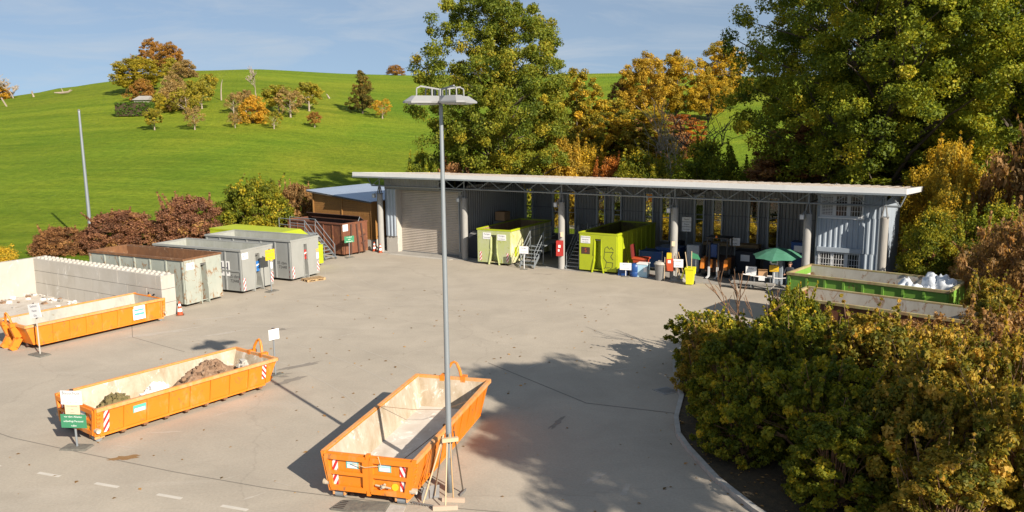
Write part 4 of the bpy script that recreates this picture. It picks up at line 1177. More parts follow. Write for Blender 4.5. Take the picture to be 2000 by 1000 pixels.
# local x runs along the front away from the hall, local -y into the shed
def slats(mb, x0, x1, y, zf, pitch=.145):
    z = .9
    k = 0
    while z < 4.3:
        xs = []
        mb.hexa([(x0, y - .02, z), (x1, y - .02, z), (x1, y, z), (x0, y, z), (x0, y - .02, z + pitch * .9), (x1, y - .02, z + pitch * .9), (x1, y + .018, z + pitch * .9), (x0, y + .018, z + pitch * .9)]) if zf(x1) > z + pitch else None
        z += pitch; k += 1
LW, DW, ZA, ZB = 6.05, 6.5, 3.72, 4.32
def zsh(x): return ZA + (ZB - ZA) * x / LW
mb = MB()
mb.add([(0, 0, .8), (0, 0, ZA), (LW, 0, ZB), (LW, 0, .8)], [(0, 1, 2, 3)])
z = .8; pitch = .15
while z < ZB:
    z1 = z + pitch * .88
    x0 = 0 if z1 < ZA else max(0, (z1 - ZA) / (ZB - ZA) * LW)
    if x0 < LW - .2:
        mb.hexa([(x0, .002, z), (LW, .002, z), (LW, .02, z), (x0, .02, z), (x0, .002, z1), (LW, .002, z1), (LW, .045, z1), (x0, .045, z1)])
    z += pitch
mb.build('front_wall', M['plank'], sh)
mb = MB(); mb.add([(0, 0, .8), (0, -DW, .8), (0, -DW, ZA), (0, 0, ZA)], [(0, 1, 2, 3)]); mb.add([(LW, 0, .8), (LW, 0, ZB), (LW, -DW, ZB), (LW, -DW, .8)], [(0, 1, 2, 3)]); mb.add([(0, -DW, .8), (LW, -DW, .8), (LW, -DW, ZB), (0, -DW, ZA)], [(0, 1, 2, 3)])
mb.build('side_wall', M['plank'], sh)
mb = MB()
for x in (-.02, 2.95, LW - .06): mb.box(x, x + .10, .046, .10, .8, zsh(x) - .02)
mb.build('post', M['plank'], sh)
mb = MB(); mb.box(-.05, LW + .05, -DW - .05, .06, 0, .798); mb.build('plinth', M['conc'], sh)
mb = MB(); n = 44
for i in range(n):
    y0 = .45 - i * (DW + .8) / n; dy = (DW + .8) / n
    pr = [(y0, 0), (y0 - dy * .4, 0), (y0 - dy * .5, .05), (y0 - dy * .9, .05), (y0 - dy, 0)]
    for p, q in zip(pr[:-1], pr[1:]):
        mb.add([(-.3, p[0], zsh(-.3) + .06 + p[1]), (LW + .35, p[0], zsh(LW + .35) + .06 + p[1]), (LW + .35, q[0], zsh(LW + .35) + .06 + q[1]), (-.3, q[0], zsh(-.3) + .06 + q[1])], [(0, 1, 2, 3)])
mb.build('roof', M['shed_roof'], sh)
mb = MB(); mb.bar((-.3, .40, zsh(-.3) + .0), (LW + .35, .40, zsh(LW + .35) + .0), .04, .12); mb.build('barge_board', M['soffit'], sh)

# ------------------------------------------------------------------ concrete block bay
w0 = Vector((-27.55, 45.35, 0)); wd = Vector((.8554, -.518, 0)); 
LWALL = 11.6; TH = .8
bw = thing('block_wall', 'long wall of big white concrete blocks with studs on top, behind the orange skip', 'wall', w0, BYAW)
rg = random.Random(4)
for c in range(3):
    mb = MB(); x = -(.8 if c % 2 else 0); z0 = c * .70
    while x < LWALL - .01:
        xa = max(x, 0); xb = min(x + 1.6, LWALL); j = rg.uniform(-.012, .012)
        if xb - xa > .1:
            e = .012
            mb.hexa([(xa + e, j + e, z0 + e), (xb - e, j + e, z0 + e), (xb - e, TH + j, z0 + e), (xa + e, TH + j, z0 + e), (xa + e, j + e, z0 + .69), (xb - e, j + e, z0 + .69), (xb - e, TH + j, z0 + .69), (xa + e, TH + j, z0 + .69)])
        x += 1.6
    mb.build('block_course', M['conc'], bw)
mb = MB()
k = 0
while .2 + k * .4 < LWALL - .1:
    for y in (.2, .6):
        x = .2 + k * .4
        mb.hexa([(x - .1, y - .1, 2.09), (x + .1, y - .1, 2.09), (x + .1, y + .1, 2.09), (x - .1, y + .1, 2.09), (x - .065, y - .065, 2.19), (x + .065, y - .065, 2.19), (x + .065, y + .065, 2.19), (x - .065, y + .065, 2.19)])
    k += 1
mb.build('stud', M['conc'], bw)
mb = MB()
for p in ([(-.35, .18), (-.35, -.12)], [(-.28, -.05), (-.2, -.12)], [(.15, .1), (.0, .08), (.02, -.05), (.14, -.1), (.05, -.2)], [(.3, .0), (.34, -.16)]):
    for a, b in zip(p[:-1], p[1:]): mb.bar((10.9 + a[0], -.004, 1.03 + a[1]), (10.9 + b[0], -.004, 1.03 + b[1]), .01, .05)
mb.build('painted_mark', M['ink'], bw)
lw = thing('retaining_wall', 'smooth pale concrete retaining wall closing the left back of the bay', 'wall', w0, BYAW)
mb = MB(); mb.box(-.25, 0.0, -14, .85, 0, 2.12); mb.box(-.006, .0, -14, -.05, 0, .002)
for k in range(7): mb.box(.0005, .004, -14 + 2 * k, -13.985 + 2 * k, 0, 2.12)
mb.build('wall_slab', M['conc'], lw)
mb = MB(); mb.prism_z([(-.0, -9), (11.6, -2.5), (11.6, 0), (-.0, 0)], .004, .012)
M['bayfloor'] = worn('dirty_concrete_floor', (0.40, 0.35, 0.29), (0.50, 0.46, 0.41), (0.27, 0.21, 0.15), 0.5, 0.5, 0.95, streak=False, lo=0.05)
o = mb.build('bay_floor', M['bayfloor'], loc=w0, rz=BYAW); tag(o, kind='structure')
mb = MB(); rg = random.Random(9)
def chunk(mb, x, y, z, s, rg):
    p = []
    for (dx, dy, dz) in ((-1, -1, -1), (1, -1, -1), (1, 1, -1), (-1, 1, -1), (-1, -1, 1), (1, -1, 1), (1, 1, 1), (-1, 1, 1)):
        p.append((x + dx * s * rg.uniform(.5, 1.3), y + dy * s * rg.uniform(.5, 1.3), max(z, z + s * .4 + dz * s * rg.uniform(.3, .6))))
    mb.hexa(p, rg.choice([0, 0, 1, 2]))
for k in range(90):
    t_ = rg.random()
    if t_ < .35: x, y = rg.uniform(.05, .5), -rg.uniform(0, 6)
    elif t_ < .8: x, y = rg.uniform(.1, 8), -abs(rg.gauss(0.15, .5)) - .05
    else: x, y = rg.uniform(.3, 8), -rg.uniform(.2, 3)
    chunk(mb, x, y, .012, rg.uniform(.03, .13), rg)
o = mb.build('gravel_debris', [M['chalk'], M['rubble'], M['conc_dark']], loc=w0, rz=BYAW)
tag(o, 'loose white and brown rubble scattered on the floor of the block bay', 'rubble', kind='stuff')

# ------------------------------------------------------------------ lamp post and mast
LP = (-1.68, 19.62)
lamp = thing('lamp_post', 'tall tapered grey lamp post with four flat wing-shaped heads in the yard', 'lamp post', (LP[0], LP[1], 0), R(38))
lamp.scale = (1, 1, 1.012)
mb = MB(); mb.lathe([(.092, 0), (.090, .9), (.080, 1.0), (.046, 9.75), (.046, 9.95)], 18); mb.build('pole', M['galv'], lamp, smooth=True)
mb = MB(); mb.box(-.04, .04, -.10, -.084, .5, .95); mb.build('access_door', M['galv_dark'], lamp)
mb = MB()
for k in range(4):
    th = k * math.pi / 2; c, s_ = math.cos(th), math.sin(th)
    mb.bar((0, 0, 10.18), (c * .58, s_ * .58, 10.25), .042, .035)
    mb.tube((c * .56, s_ * .56, 10.24), (c * .67, s_ * .67, 10.20), .017); mb.tube((c * .67, s_ * .67, 10.20), (c * .68, s_ * .68, 10.0), .017)
    mb.bar((c * .25, s_ * .25, 10.2), (c * .25, s_ * .25, 9.97), .036)
mb.tube((0, 0, 9.9), (0, 0, 10.2), .06)
mb.build('cross_arm', M['lamp_head'], lamp)
for k in range(4):
    mb = MB(Matrix.Rotation(k * math.pi / 2, 4, 'Z'))
    lo = [(.08, -.16), (.46, -.31), (.94, -.19), (1.0, 0), (.94, .19), (.46, .31), (.08, .16)]
    up = [(.12, -.10), (.45, -.17), (.76, -.09), (.79, 0), (.76, .09), (.45, .17), (.12, .10)]
    n = 7
    vs = [(x, y, 9.86) for x, y in lo] + [(x, y, 9.90) for x, y in lo] + [(x, y, 10.03) for x, y in up]
    fs = [tuple(reversed(range(n)))]
    for i in range(n):
        j = (i + 1) % n
        fs += [(i, j, n + j, n + i), (n + i, n + j, 2 * n + j, 2 * n + i)]
    fs.append(tuple(range(2 * n, 3 * n)))
    mb.add(vs, fs)
    h = mb.build('lamp_head', M['lamp_head'], lamp)
    g = MB(Matrix.Rotation(k * math.pi / 2, 4, 'Z')); g.box(.25, .82, -.16, .16, 9.835, 9.857); g.build('lamp_glass', M['glass_white'], h)
mast = thing('light_mast', 'plain thin grey mast standing in the shrubs on the left', 'mast', (-33.42, 62.94, -.05))
mb = MB(); mb.lathe([(.17, 0), (.15, 1.2), (.085, 10.7), (.085, 10.85)], 12); mb.build('pole', M['galv'], mast, smooth=True)
mb = MB(); mb.lathe([(.10, 10.8), (.10, 10.88), (.03, 10.95)], 12); mb.build('cap', M['galv_dark'], mast)

# tools leaning on the lamp post
def broom(label, base, top, wd, rz, kind, hm='handle'):
    t = thing('broom' if kind == 'broom' else 'shovel' if kind == 'shovel' else 'rake', label, 'broom' if kind == 'broom' else kind, base, 0, 'tools leaning on the lamp post' )
    mb = MB(); mb.tube((0, 0, .07), (top[0] - base[0], top[1] - base[1], top[2]), .019, n=6); mb.build('handle', M[hm], t)
    mb = MB()
    c, s_ = math.cos(rz) * wd / 2, math.sin(rz) * wd / 2
    if kind == 'broom':
        mb.bar((-c, -s_, .085), (c, s_, .085), .07, .05); mb.build('head', M['broom'], t)
        mb = MB(); mb.bar((-c, -s_, .03), (c, s_, .03), .075, .06); mb.build('bristles', M['broom'], t)
    elif kind == 'shovel':
        mb.hexa([(-c, -s_, 0), (c, s_, 0), (c, s_, .02), (-c, -s_, .02), (-c, -s_ + .06, .3), (c, s_ + .06, .3), (c, s_ + .08, .32), (-c, -s_ + .08, .32)]); mb.build('blade', M['galv_dark'], t)
    else:
        mb.bar((-c, -s_, .05), (c, s_, .05), .03, .03)
        for k in range(9):
            u = -1 + k / 4; mb.tube((c * u, s_ * u, .05), (c * u, s_ * u - .02, .0), .008, n=5)
        mb.build('head', M['galv_dark'], t)
    return t
bx, by = LP
broom('broom leaning on the lamp post with the longest pale head, nearest the skip roller', (-2.30, 18.85, 0), (bx - .12, by - .14, 1.62), .62, R(-22), 'rake', 'handle')
broom('broom with a pale wooden head lying square in front of the lamp post', (-1.72, 18.62, 0), (bx - .03, by - .17, 1.50), .62, R(4), 'broom', 'handle')
broom('broom with a reddish head set close to the foot of the lamp post', (-1.55, 19.05, 0), (bx + .04, by - .16, 1.66), .58, R(-6), 'broom', 'wood')
broom('shovel with a grey steel blade leaning behind the brooms on the lamp post', (-2.05, 19.25, 0), (bx - .16, by - .02, 1.42), .25, R(10), 'shovel', 'handle')
broom('second shovel leaning left of the lamp post with a long pale handle', (-2.28, 19.15, 0), (bx - .17, by - .06, 1.55), .22, R(40), 'shovel', 'wood')
broom('thin dark rake leaning on the right side of the lamp post', (-1.33, 19.5, 0), (bx + .14, by - .08, 1.70), .36, R(70), 'rake', 'bark')
mb = MB(); mb.path([(bx + .095 * math.cos(a), by + .095 * math.sin(a), 1.38 + .03 * math.sin(2 * a)) for a in np.linspace(0, 6.28, 14)], .012, 5)
tag(mb.build('cord', M['black']), 'dark cord tied around the lamp post to hold the tools', 'cord')
mb = MB(); mb.cbox((0, 0, 0), (.42, .10, .10), 0)
tag(mb.build('wooden_block', M['handle'], loc=(bx + .05, by - .22, 1.52), rz=.25), 'pale wooden broom head turned upside down against the lamp post', 'broom head')
# rubber mat in front of the skip doors
mat_ = thing('rubber_mat', 'worn dark rubber mat lying in front of the empty orange skip doors', 'mat', (-3.62, 18.78, 0), R(-8))
mb = MB()
mb.prism_z([(-.95, -.25), (-.35, -.33), (-.2, -.30), (-.2, .2), (-.5, .28), (-.8, .22)], .0, .05); mb.hexa([(-.2, -.3, 0), (.45, -.28, 0), (.45, .2, 0), (-.2, .2, 0), (-.2, -.28, .05), (.45, -.26, .07), (.45, .18, .09), (-.2, .2, .06)])
mb.build('mat', M['rubber'], mat_)
mb = MB(); mb.prism_z([(.46, -.27), (.9, -.2), (.88, .12), (.46, .18)], 0, .03); mb.build('flap', M['kerb'], mat_)
mb = MB()
for k in range(5): mb.bar((-.9 + .03 * k, -.2 + .09 * k, .054), (-.62, -.22 + .09 * k, .054), .03, .006)
mb.build('tread', M['black'], mat_)

# ------------------------------------------------------------------ signs on posts
def post_sign(label, loc, rz, zc, boards, post_h=None, post_r=.03, base=None, group=None, tilt=0, back=False, pm='galv', name='sign'):
    """boards: list of (width, height, z centre offset, material, [(text, size)], ink)"""
    t = thing(name, label, 'sign', loc, rz, group)
    hmax = max(zc + b[2] + b[1] / 2 for b in boards)
    mb = MB(); mb.tube((0, .03, 0), (0, .03, post_h or hmax + .03), post_r, n=8); mb.build('post', M[pm], t)
    for (w_, h_, dz, mt, lines, ink) in boards:
        mb = MB(); mb.box(-w_ / 2, w_ / 2, -.025, -.005, -h_ / 2, h_ / 2)
        o = mb.build('board', M[mt], t, loc=(0, 0, zc + dz)); o.rotation_euler = (0, tilt, 0)
        n = len(lines)
        for i, (ln, sz) in enumerate(lines):
            text(ln, sz, M[ink], o, (0, -.028 if not back else .001, h_ * (.5 - (i + .5) / max(n, 1))), (R(90), 0, 0))
        
        for zz in (h_ / 2 + .015, -h_ / 2 - .01):
            k = MB(); k.box(-.05, .05, -.004, .05, zz - .022, zz + .022); k.build('clamp', M['rust_dark'], o)
    if base:
        mb = MB(); mb.hexa([(-base, -base * .55, 0), (base, -base * .55, 0), (base, base * .55, 0), (-base, base * .55, 0), (-base * .9, -base * .48, .05), (base * .9, -base * .48, .05), (base * .9, base * .48, .05), (-base * .9, base * .48, .05)])
        mb.build('foot', M['rubber'], t)
    return t
post_sign('post with a white Bauschutt board over a cream and a green board', (-13.12, 22.75, 0), R(-6), 1.22,
          [(.66, .42, .36, 'white', [('Bauschutt', .145), ('rein, ohne    Fremdstoffe', .042), ('Ziegel, Beton    Fliesen', .042)], 'ink'),
           (.46, .30, .0, 'cream', [('keine Asbestteile', .05), ('Gips', .04), ('getrennt', .04)], 'ink_grey'),
           (.80, .42, -.37, 'green_sign', [('vor dem Abladen', .082), ('unbedingt Personal', .082), ('rufen', .082)], 'whitetxt')],
          post_r=.032, base=.42)
post_sign('tilted white board on a post beside the orange skip by the block bay', (-20.05, 32.75, 0), R(-28), 1.92,
          [(.80, .60, 0, 'white', [('Gasbeton', .13), ('Fliesen', .13), ('Glas', .13)], 'ink_grey')], post_h=2.28, base=.45, tilt=R(-11), pm='kerb')
post_sign('white board turned away from us behind the Bauschutt skip', (-9.12, 29.6, 0), R(48), 1.64,
          [(.44, .40, 0, 'white', [], 'ink')], post_h=1.9, base=.3, tilt=0)
post_sign('yellow HOLZ board on a post before the grey container with the blue logo', (-13.95, 45.45, 0), R(62), 2.16,
          [(.72, .60, 0, 'yellow', [('HOLZ A I', .16), ('unbehandelt', .10)], 'ink_grey')], post_h=2.5, base=.4)
post_sign('green board with white lettering on a post in front of the red-brown container', (-11.75, 57.15, 0), R(45), 1.35,
          [(.82, .46, 0, 'green_sign', [('nur Metall', .10), ('keine', .10), ('Elektroger\u00e4te', .10)], 'whitetxt')], base=.35)
post_sign('white board on a post before the metal stairs of the faded green container', (.78, 51.75, .0), R(-20), 1.30,
          [(.62, .48, 0, 'white', [('Flachglas', .10), ('oben einwerfen', .065)], 'ink_grey')], base=.25, pm='whiteish')
post_sign('low white board on a stand at the corner of the bright yellow-green container', (7.05, 48.85, .0), R(-18), .66,
          [(.72, .44, 0, 'white', [('Batterien', .10), ('Farben Lacke', .08)], 'blue_logo')], pm='whiteish', base=.25)
post_sign('white board with two lines on a post beside the fourth hall column', (9.95, 47.3, .0), R(-15), 1.10,
          [(.66, .50, 0, 'white', [('Leuchtstoff', .09), ('r\u00f6hren', .09)], 'ink_grey')], pm='handle')
post_sign('tall white board of three notices on a post behind the fourth hall column', (11.6, 52.6, .03), R(-25), 2.75,
          [(.62, .30, .33, 'white', [('Papier', .13)], 'ink'), (.62, .30, 0, 'white', [('Pappe', .13)], 'ink'), (.62, .30, -.33, 'white', [('Kartonagen', .10)], 'ink')], post_h=3.25)
post_sign('white board on a post in the middle of the dark hall behind the bare twigs', (14.0, 49.6, .03), R(-25), 2.0,
          [(.62, .48, 0, 'white', [('Kunst', .12), ('stoffe', .12)], 'ink')], post_h=2.26)
post_sign('white board low on a post left of the green parasol', (13.75, 45.2, .0), R(-25), 1.0,
          [(.60, .48, 0, 'white', [('Kabel', .12), ('Alu', .10)], 'ink_grey')], post_h=1.26)
post_sign('yellow board under a green notice on a white post below the parasol', (15.0, 45.0, .0), R(-25), 1.15,
          [(.52, .36, 0, 'yellow', [('Bitte hier', .08), ('anmelden', .08)], 'ink_grey'), (.40, .44, .46, 'white', [], 'ink')], post_h=1.6, pm='whiteish', base=.25)
mb = MB(Matrix.Translation((15.0, 45.0, 1.61)) @ Matrix.Rotation(R(-25), 4, 'Z'))
mb.prism_y([(-.13, -.16), (.13, -.16), (.13, .02), (.05, .1), (-.05, .1), (-.13, .02)], -.036, -.027)
o = mb.build('notice_panel', M['green_sign']); o.parent = [x for x in bpy.data.objects if x.get('label', '').startswith('yellow board under')][0]
o.matrix_parent_inverse = Matrix.LocRotScale(Vector((15.0, 45.0, 0)), Euler((0, 0, R(-25))), None).inverted()

# ------------------------------------------------------------------ traffic cones, bins, small gear
def cone(label, loc, s=1.0):
    t = thing('traffic_cone', label, 'traffic cone', loc, 0.3, 'orange and white traffic cones')
    mb = MB(); mb.box(-.18 * s, .18 * s, -.18 * s, .18 * s, 0, .04 * s); mb.build('base', M['rust_brown'], t)
    mb = MB(); mb.lathe([(.14 * s, .04 * s), (.035 * s, .72 * s)], 14); mb.build('cone', M['redor'], t)
    mb = MB(); mb.lathe([(.118 * s, .20 * s), (.092 * s, .36 * s)], 14); mb.lathe([(.075 * s, .48 * s), (.056 * s, .60 * s)], 14); mb.build('reflective_band', M['white'], t)
cone('traffic cone standing at the end of the concrete block wall', (-16.95, 39.75, 0))
cone('traffic cone in shade beside the pipe left of the first hall column', (-10.45, 60.0, 0))
cone('traffic cone directly in front of the first hall column', (-9.88, 59.30, 0), .95)
# standpipe between shed and hall
t = thing('standpipe', 'short white standpipe with a cap beside the first hall column', 'standpipe', (-10.15, 60.35, 0))
mb = MB(); mb.tube((0, 0, 0), (0, 0, 1.05), .06); mb.tube((0, 0, .55), (.3, -.1, .55), .05); mb.tube((.3, -.1, .55), (.3, -.1, .1), .05); mb.build('pipe', M['whiteish'], t)
mb = MB(); mb.lathe([(.09, 1.03), (.09, 1.12)], 12); mb.build('cap', M['black'], t)
def wheelie(label, loc, rz, col, name='wheelie_bin', w=.5, d=.55, h=1.0, lid_open=False):
    t = thing(name, label, 'bin', loc, rz)
    mb = MB(); mb.hexa([(-w * .40, -d * .40, .05), (w * .40, -d * .40, .05), (w * .40, d * .36, .05), (-w * .40, d * .36, .05), (-w / 2, -d / 2, h), (w / 2, -d / 2, h), (w / 2, d / 2, h), (-w / 2, d / 2, h)]); mb.build('body', M[col], t)
    mb = MB(); mb.box(-w / 2 - .03, w / 2 + .03, -d / 2 - .03, d / 2 + .03, h - .06, h + .015); mb.build('rim', M[col], t)
    for sg in (-1, 1):
        mb = MB(); mb.tube((sg * (w * .44), d * .38, .1), (sg * (w * .44) + sg * .05, d * .38, .1), .1, n=12); mb.build('wheel', M['black'], t)
    return t, h
t, h = wheelie('bright yellow wheelie bin holding broom handles in front of the fourth hall column', (10.48, 46.25, 0), R(-22), 'signal')
mb = MB(); mb.hexa([(-.27, .24, .62), (.27, .24, .62), (.27, .30, .6), (-.27, .30, .6), (-.29, .30, 1.03), (.29, .30, 1.03), (.29, .34, 1.03), (-.29, .34, 1.03)]); mb.hexa([(-.55, -.1, .35), (-.45, -.2, .35), (-.45, .2, .35), (-.55, .2, .35), (-.32, -.2, .98), (-.28, -.2, .98), (-.28, .2, .98), (-.32, .2, .98)]); mb.build('lid', M['signal'], t)
for i, (dx, dy, x1, y1, z1, lb) in enumerate(((-.1, .0, -.32, .0, 1.95, 'left'), (.08, .05, .06, .02, 2.0, 'middle'))):
    mb = MB(); mb.tube((dx, dy, .5), (x1, y1, z1), .025, n=6)
    tag(mb.build('wooden_stick', M['handle'], loc=(10.48, 46.25, 0)), 'pale %s stick poking out of the yellow bin' % ('leaning' if i == 0 else 'upright'), 'stick')
t = thing('dustpan', 'dark green dustpan on a stick behind the yellow bin', 'dustpan', (10.9, 46.7, 0), R(-20))
mb = MB(); mb.tube((0, 0, .02), (0, 0, 1.5), .02, n=6); mb.build('handle', M['galv'], t)
mb = MB(); mb.hexa([(-.3, -.05, 1.5), (.25, -.05, 1.42), (.25, .1, 1.42), (-.3, .1, 1.5), (-.28, -.05, 1.84), (.1, -.05, 1.7), (.1, .1, 1.7), (-.28, .1, 1.84)]); mb.build('pan', M['green_sign'], t)
t = thing('dustbin', 'round grey dustbin with a lid between the yellow-green container and the fourth column', 'dustbin', (8.98, 47.75, 0), 0)
mb = MB(); mb.lathe([(.26, 0), (.33, .95), (.34, .98)], 20); mb.build('body', M['galv_dark'], t, smooth=False)
mb = MB(); mb.lathe([(.37, .97), (.37, 1.03), (.28, 1.12), (.0, 1.16)], 20); mb.build('lid', M['kerb'], t)
mb = MB(); mb.path([(-.12, 0, 1.13), (-.1, 0, 1.2), (.1, 0, 1.2), (.12, 0, 1.13)], .018, 6); mb.build('handle', M['kerb'], t)
# fire extinguisher cabinets on columns
c3 = B(7.66 * 2, 0); c4 = B(7.66 * 3, 0)
t = thing('extinguisher_cabinet', 'tall red extinguisher cabinet fixed to the third hall column', 'cabinet', (c3.x - .12, c3.y - .42, 0), R(-12))
mb = MB(); mb.box(-.24, .20, -.14, .14, .95, 1.95); mb.build('body', M['red'], t)
mb = MB(); mb.box(-.10, .05, -.148, -.1405, 1.5, 1.68); mb.box(-.12, -.02, -.148, -.1405, 1.25, 1.4); mb.build('sticker', M['white'], t)
mb = MB(); mb.box(-.02, .16, -.16, -.02, 2.8, 3.1); tag(mb.build('notice_plate', M['cream'], loc=(c3.x - .05, c3.y - .29, -.6), rz=R(-12)), 'small cream notice high on the third hall column', 'notice')
t = thing('extinguisher_box', 'orange-red extinguisher box fixed to the left of the fourth hall column', 'cabinet', (c4.x - .30, c4.y - .33, 0), R(-15))
mb = MB(); mb.box(-.20, .22, -.14, .14, .62, 1.35); mb.build('body', M['redor'], t)
mb = MB(); mb.box(-.17, .1, -.13, .13, 1.352, 1.70); mb.build('hood', M['yellow'], t)
mb = MB(); mb.box(-.1, .08, -.148, -.1405, 1.1, 1.28); mb.build('sticker', M['white'], t)
mb = MB(); mb.box(-.08, .12, -.31, -.295, 2.2, 2.5); tag(mb.build('notice_plate', M['cream'], loc=(c4.x - .05, c4.y, -.1), rz=R(-12)), 'small cream notice on the fourth hall column above the extinguisher box', 'notice')
for i, (dx, x1, col, lb) in enumerate(((-.62, -.60, 'handle', 'upright wooden pole left of the orange-red extinguisher box'), (.34, .12, 'handle', 'wooden broom handle leaning on the right of the fourth hall column'), (.62, .20, 'wood', 'long wooden rake handle leaning out from the fourth hall column'))):
    mb = MB(); mb.tube((dx, -.45, .02), (x1, -.34, 1.45 + .15 * i), .022, n=6)
    tag(mb.build('pole', M[col], loc=(c4.x, c4.y, 0)), lb, 'pole')
heap('grey shovels and sweepings piled at the foot of the fourth hall column', 'sweepings', 'conc_dark', (c4.x + .25, c4.y - .42, 0), .6, .3, .3, R(-20), 41, 50, csize=.05, name='sweepings')
# barrel, boxes and red grit bin beside the yellow-green container
t = thing('plastic_barrel', 'bright blue plastic barrel behind the low white board', 'barrel', (7.62, 48.95, 0))
mb = MB(); mb.lathe([(.24, 0), (.29, .06), (.30, .3), (.29, .32), (.30, .34), (.30, .62), (.27, .80), (.2, .84)], 18); mb.build('body', M['blue'], t, smooth=True)
mb = MB(); mb.lathe([(.06, .83), (.06, .88)], 10, c=(.1, 0, 0)); mb.lathe([(.06, .83), (.06, .88)], 10, c=(-.1, 0, 0)); mb.build('bung', M['black'], t)
t = thing('plastic_crate', 'light blue plastic crate with a white label between barrel and red bin', 'crate', (8.15, 48.85, 0), R(-25))
mb = MB(); mb.box(-.32, .32, -.3, .3, 0, .82); mb.build('body', M['lightblue'], t)
mb = MB(); mb.box(-.35, .35, -.33, .33, .822, .88); mb.build('lid', M['white'], t)
mb = MB(); mb.box(.1, .3, -.315, -.302, .35, .65); mb.build('label_plate', M['white'], t)
t = thing('crate', 'small dark blue crate on the floor behind the low white board', 'crate', (7.0, 49.35, .0), R(-25))
mb = MB(); mb.box(-.3, .3, -.2, .2, 0, .4); mb.build('body', M['blue'], t); mb = MB(); mb.box(-.32, .32, -.22, .22, .402, .44); mb.build('rim', M['blue'], t)
t = thing('grit_bin', 'orange-red grit bin with its lid propped open beside the yellow-green container', 'bin', (8.12, 49.75, 0.03), R(-28))
mb = MB(); mb.hexa([(-.28, -.26, .0), (.32, -.26, .0), (.32, .30, .0), (-.28, .30, .0), (-.42, -.36, 1.05), (.48, -.36, 1.05), (.48, .38, 1.05), (-.42, .38, 1.05)]); mb.build('body', M['redor'], t)
mb = MB(); mb.box(-.46, .52, -.39, .42, .95, 1.04); mb.build('rim', M['redor'], t)
mb = MB(); mb.hexa([(-.50, -.36, 1.05), (-.43, -.36, 1.05), (-.43, .38, 1.05), (-.50, .38, 1.05), (-.62, -.28, 1.82), (-.54, -.28, 1.86), (-.54, .32, 1.86), (-.62, .32, 1.82)]); mb.build('lid', M['dark_red'], t)
t = thing('roll_cage', 'blue roll trolley with steel corner posts deep in the hall behind the red bin', 'trolley', (9.3, 51.6, .03), R(-30))
mb = MB(); mb.box(-.75, .75, -.6, .6, .18, 1.2); mb.build('body', M['blue'], t)
mb = MB()
for x in (-.78, .78):
    for y in (-.63, .63): mb.box(x - .03, x + .03, y - .03, y + .03, .12, 1.28)
mb.box(-.78, .78, -.63, .63, .1, .17); mb.build('frame', M['galv'], t)
for x in (-.7, .7):
    mb = MB(); mb.lathe([(.02, -.0), (.05, .0), (.05, .09), (.02, .09)], 8, c=(x, -.55, .005)); mb.build('castor', M['rust_brown'], t)
t = thing('waste_box', 'dark blue waste box with a white mark beside the roll trolley', 'box', (10.6, 51.9, .03), R(-30))
mb = MB(); mb.box(-.9, .6, -.7, .7, .1, 1.3); mb.build('body', M['blue'], t)
mb = MB(); mb.box(.3, .45, -.712, -.7005, .75, 1.0); mb.build('label_plate', M['white'], t)
mb = MB(); mb.box(-.94, .64, -.74, .74, 1.302, 1.37); mb.build('lid', M['blue'], t)
def crates(lab, c, n, w, d, h, mat, rz, nm, cat):
    for k in range(n):
        t = thing(nm, lab[k], cat, (c[0], c[1], c[2] + k * (h + .005)), rz)
        mb = MB(); mb.box(-w / 2, w / 2, -d / 2, d / 2, 0, h); mb.build('body', M[mat], t)
        mb = MB(); mb.box(-w / 2 - .02, w / 2 + .02, -d / 2 - .02, d / 2 + .02, h * .8, h * .9); mb.build('rim', M[mat], t)
p = B(7.95, 4.6); crates(['brown cardboard carton on the ledge against the partition wall behind the faded green container'], (p.x, p.y, 2.35), 1, .8, .8, .65, 'cardboard', BYAW, 'carton', 'carton')
p = B(7.95, 4.6); crates(['grey steel pallet frame standing below the carton at the partition wall'], (p.x, p.y, .03), 1, 1.0, 1.2, 2.3, 'galv_dark', BYAW, 'storage_rack', 'rack')
# dark wrapped pile at the left of the faded green container
p = B(7.75, 1.1)
t = thing('covered_crate', 'tall crate under a dark tarpaulin left of the faded green container', 'crate', (p.x + .05, p.y, .03), BYAW)
mb = MB(); mb.hexa([(-.42, -.4, 0), (.42, -.4, 0), (.42, .5, 0), (-.42, .5, 0), (-.34, -.3, 1.72), (.40, -.34, 1.60), (.36, .45, 1.75), (-.36, .45, 1.82)]); mb.build('tarpaulin', M['cloth_dark'], t)
mb = MB(); mb.hexa([(-.3, -.28, 1.74), (.36, -.30, 1.63), (.32, .4, 1.77), (-.3, .4, 1.84), (-.1, -.1, 1.92), (.2, -.12, 1.80), (.2, .25, 1.88), (-.1, .25, 1.98)]); mb.build('lit_top', M['galv_dark'], t)  # paler lump: light falling on the pile's top, put into its colour
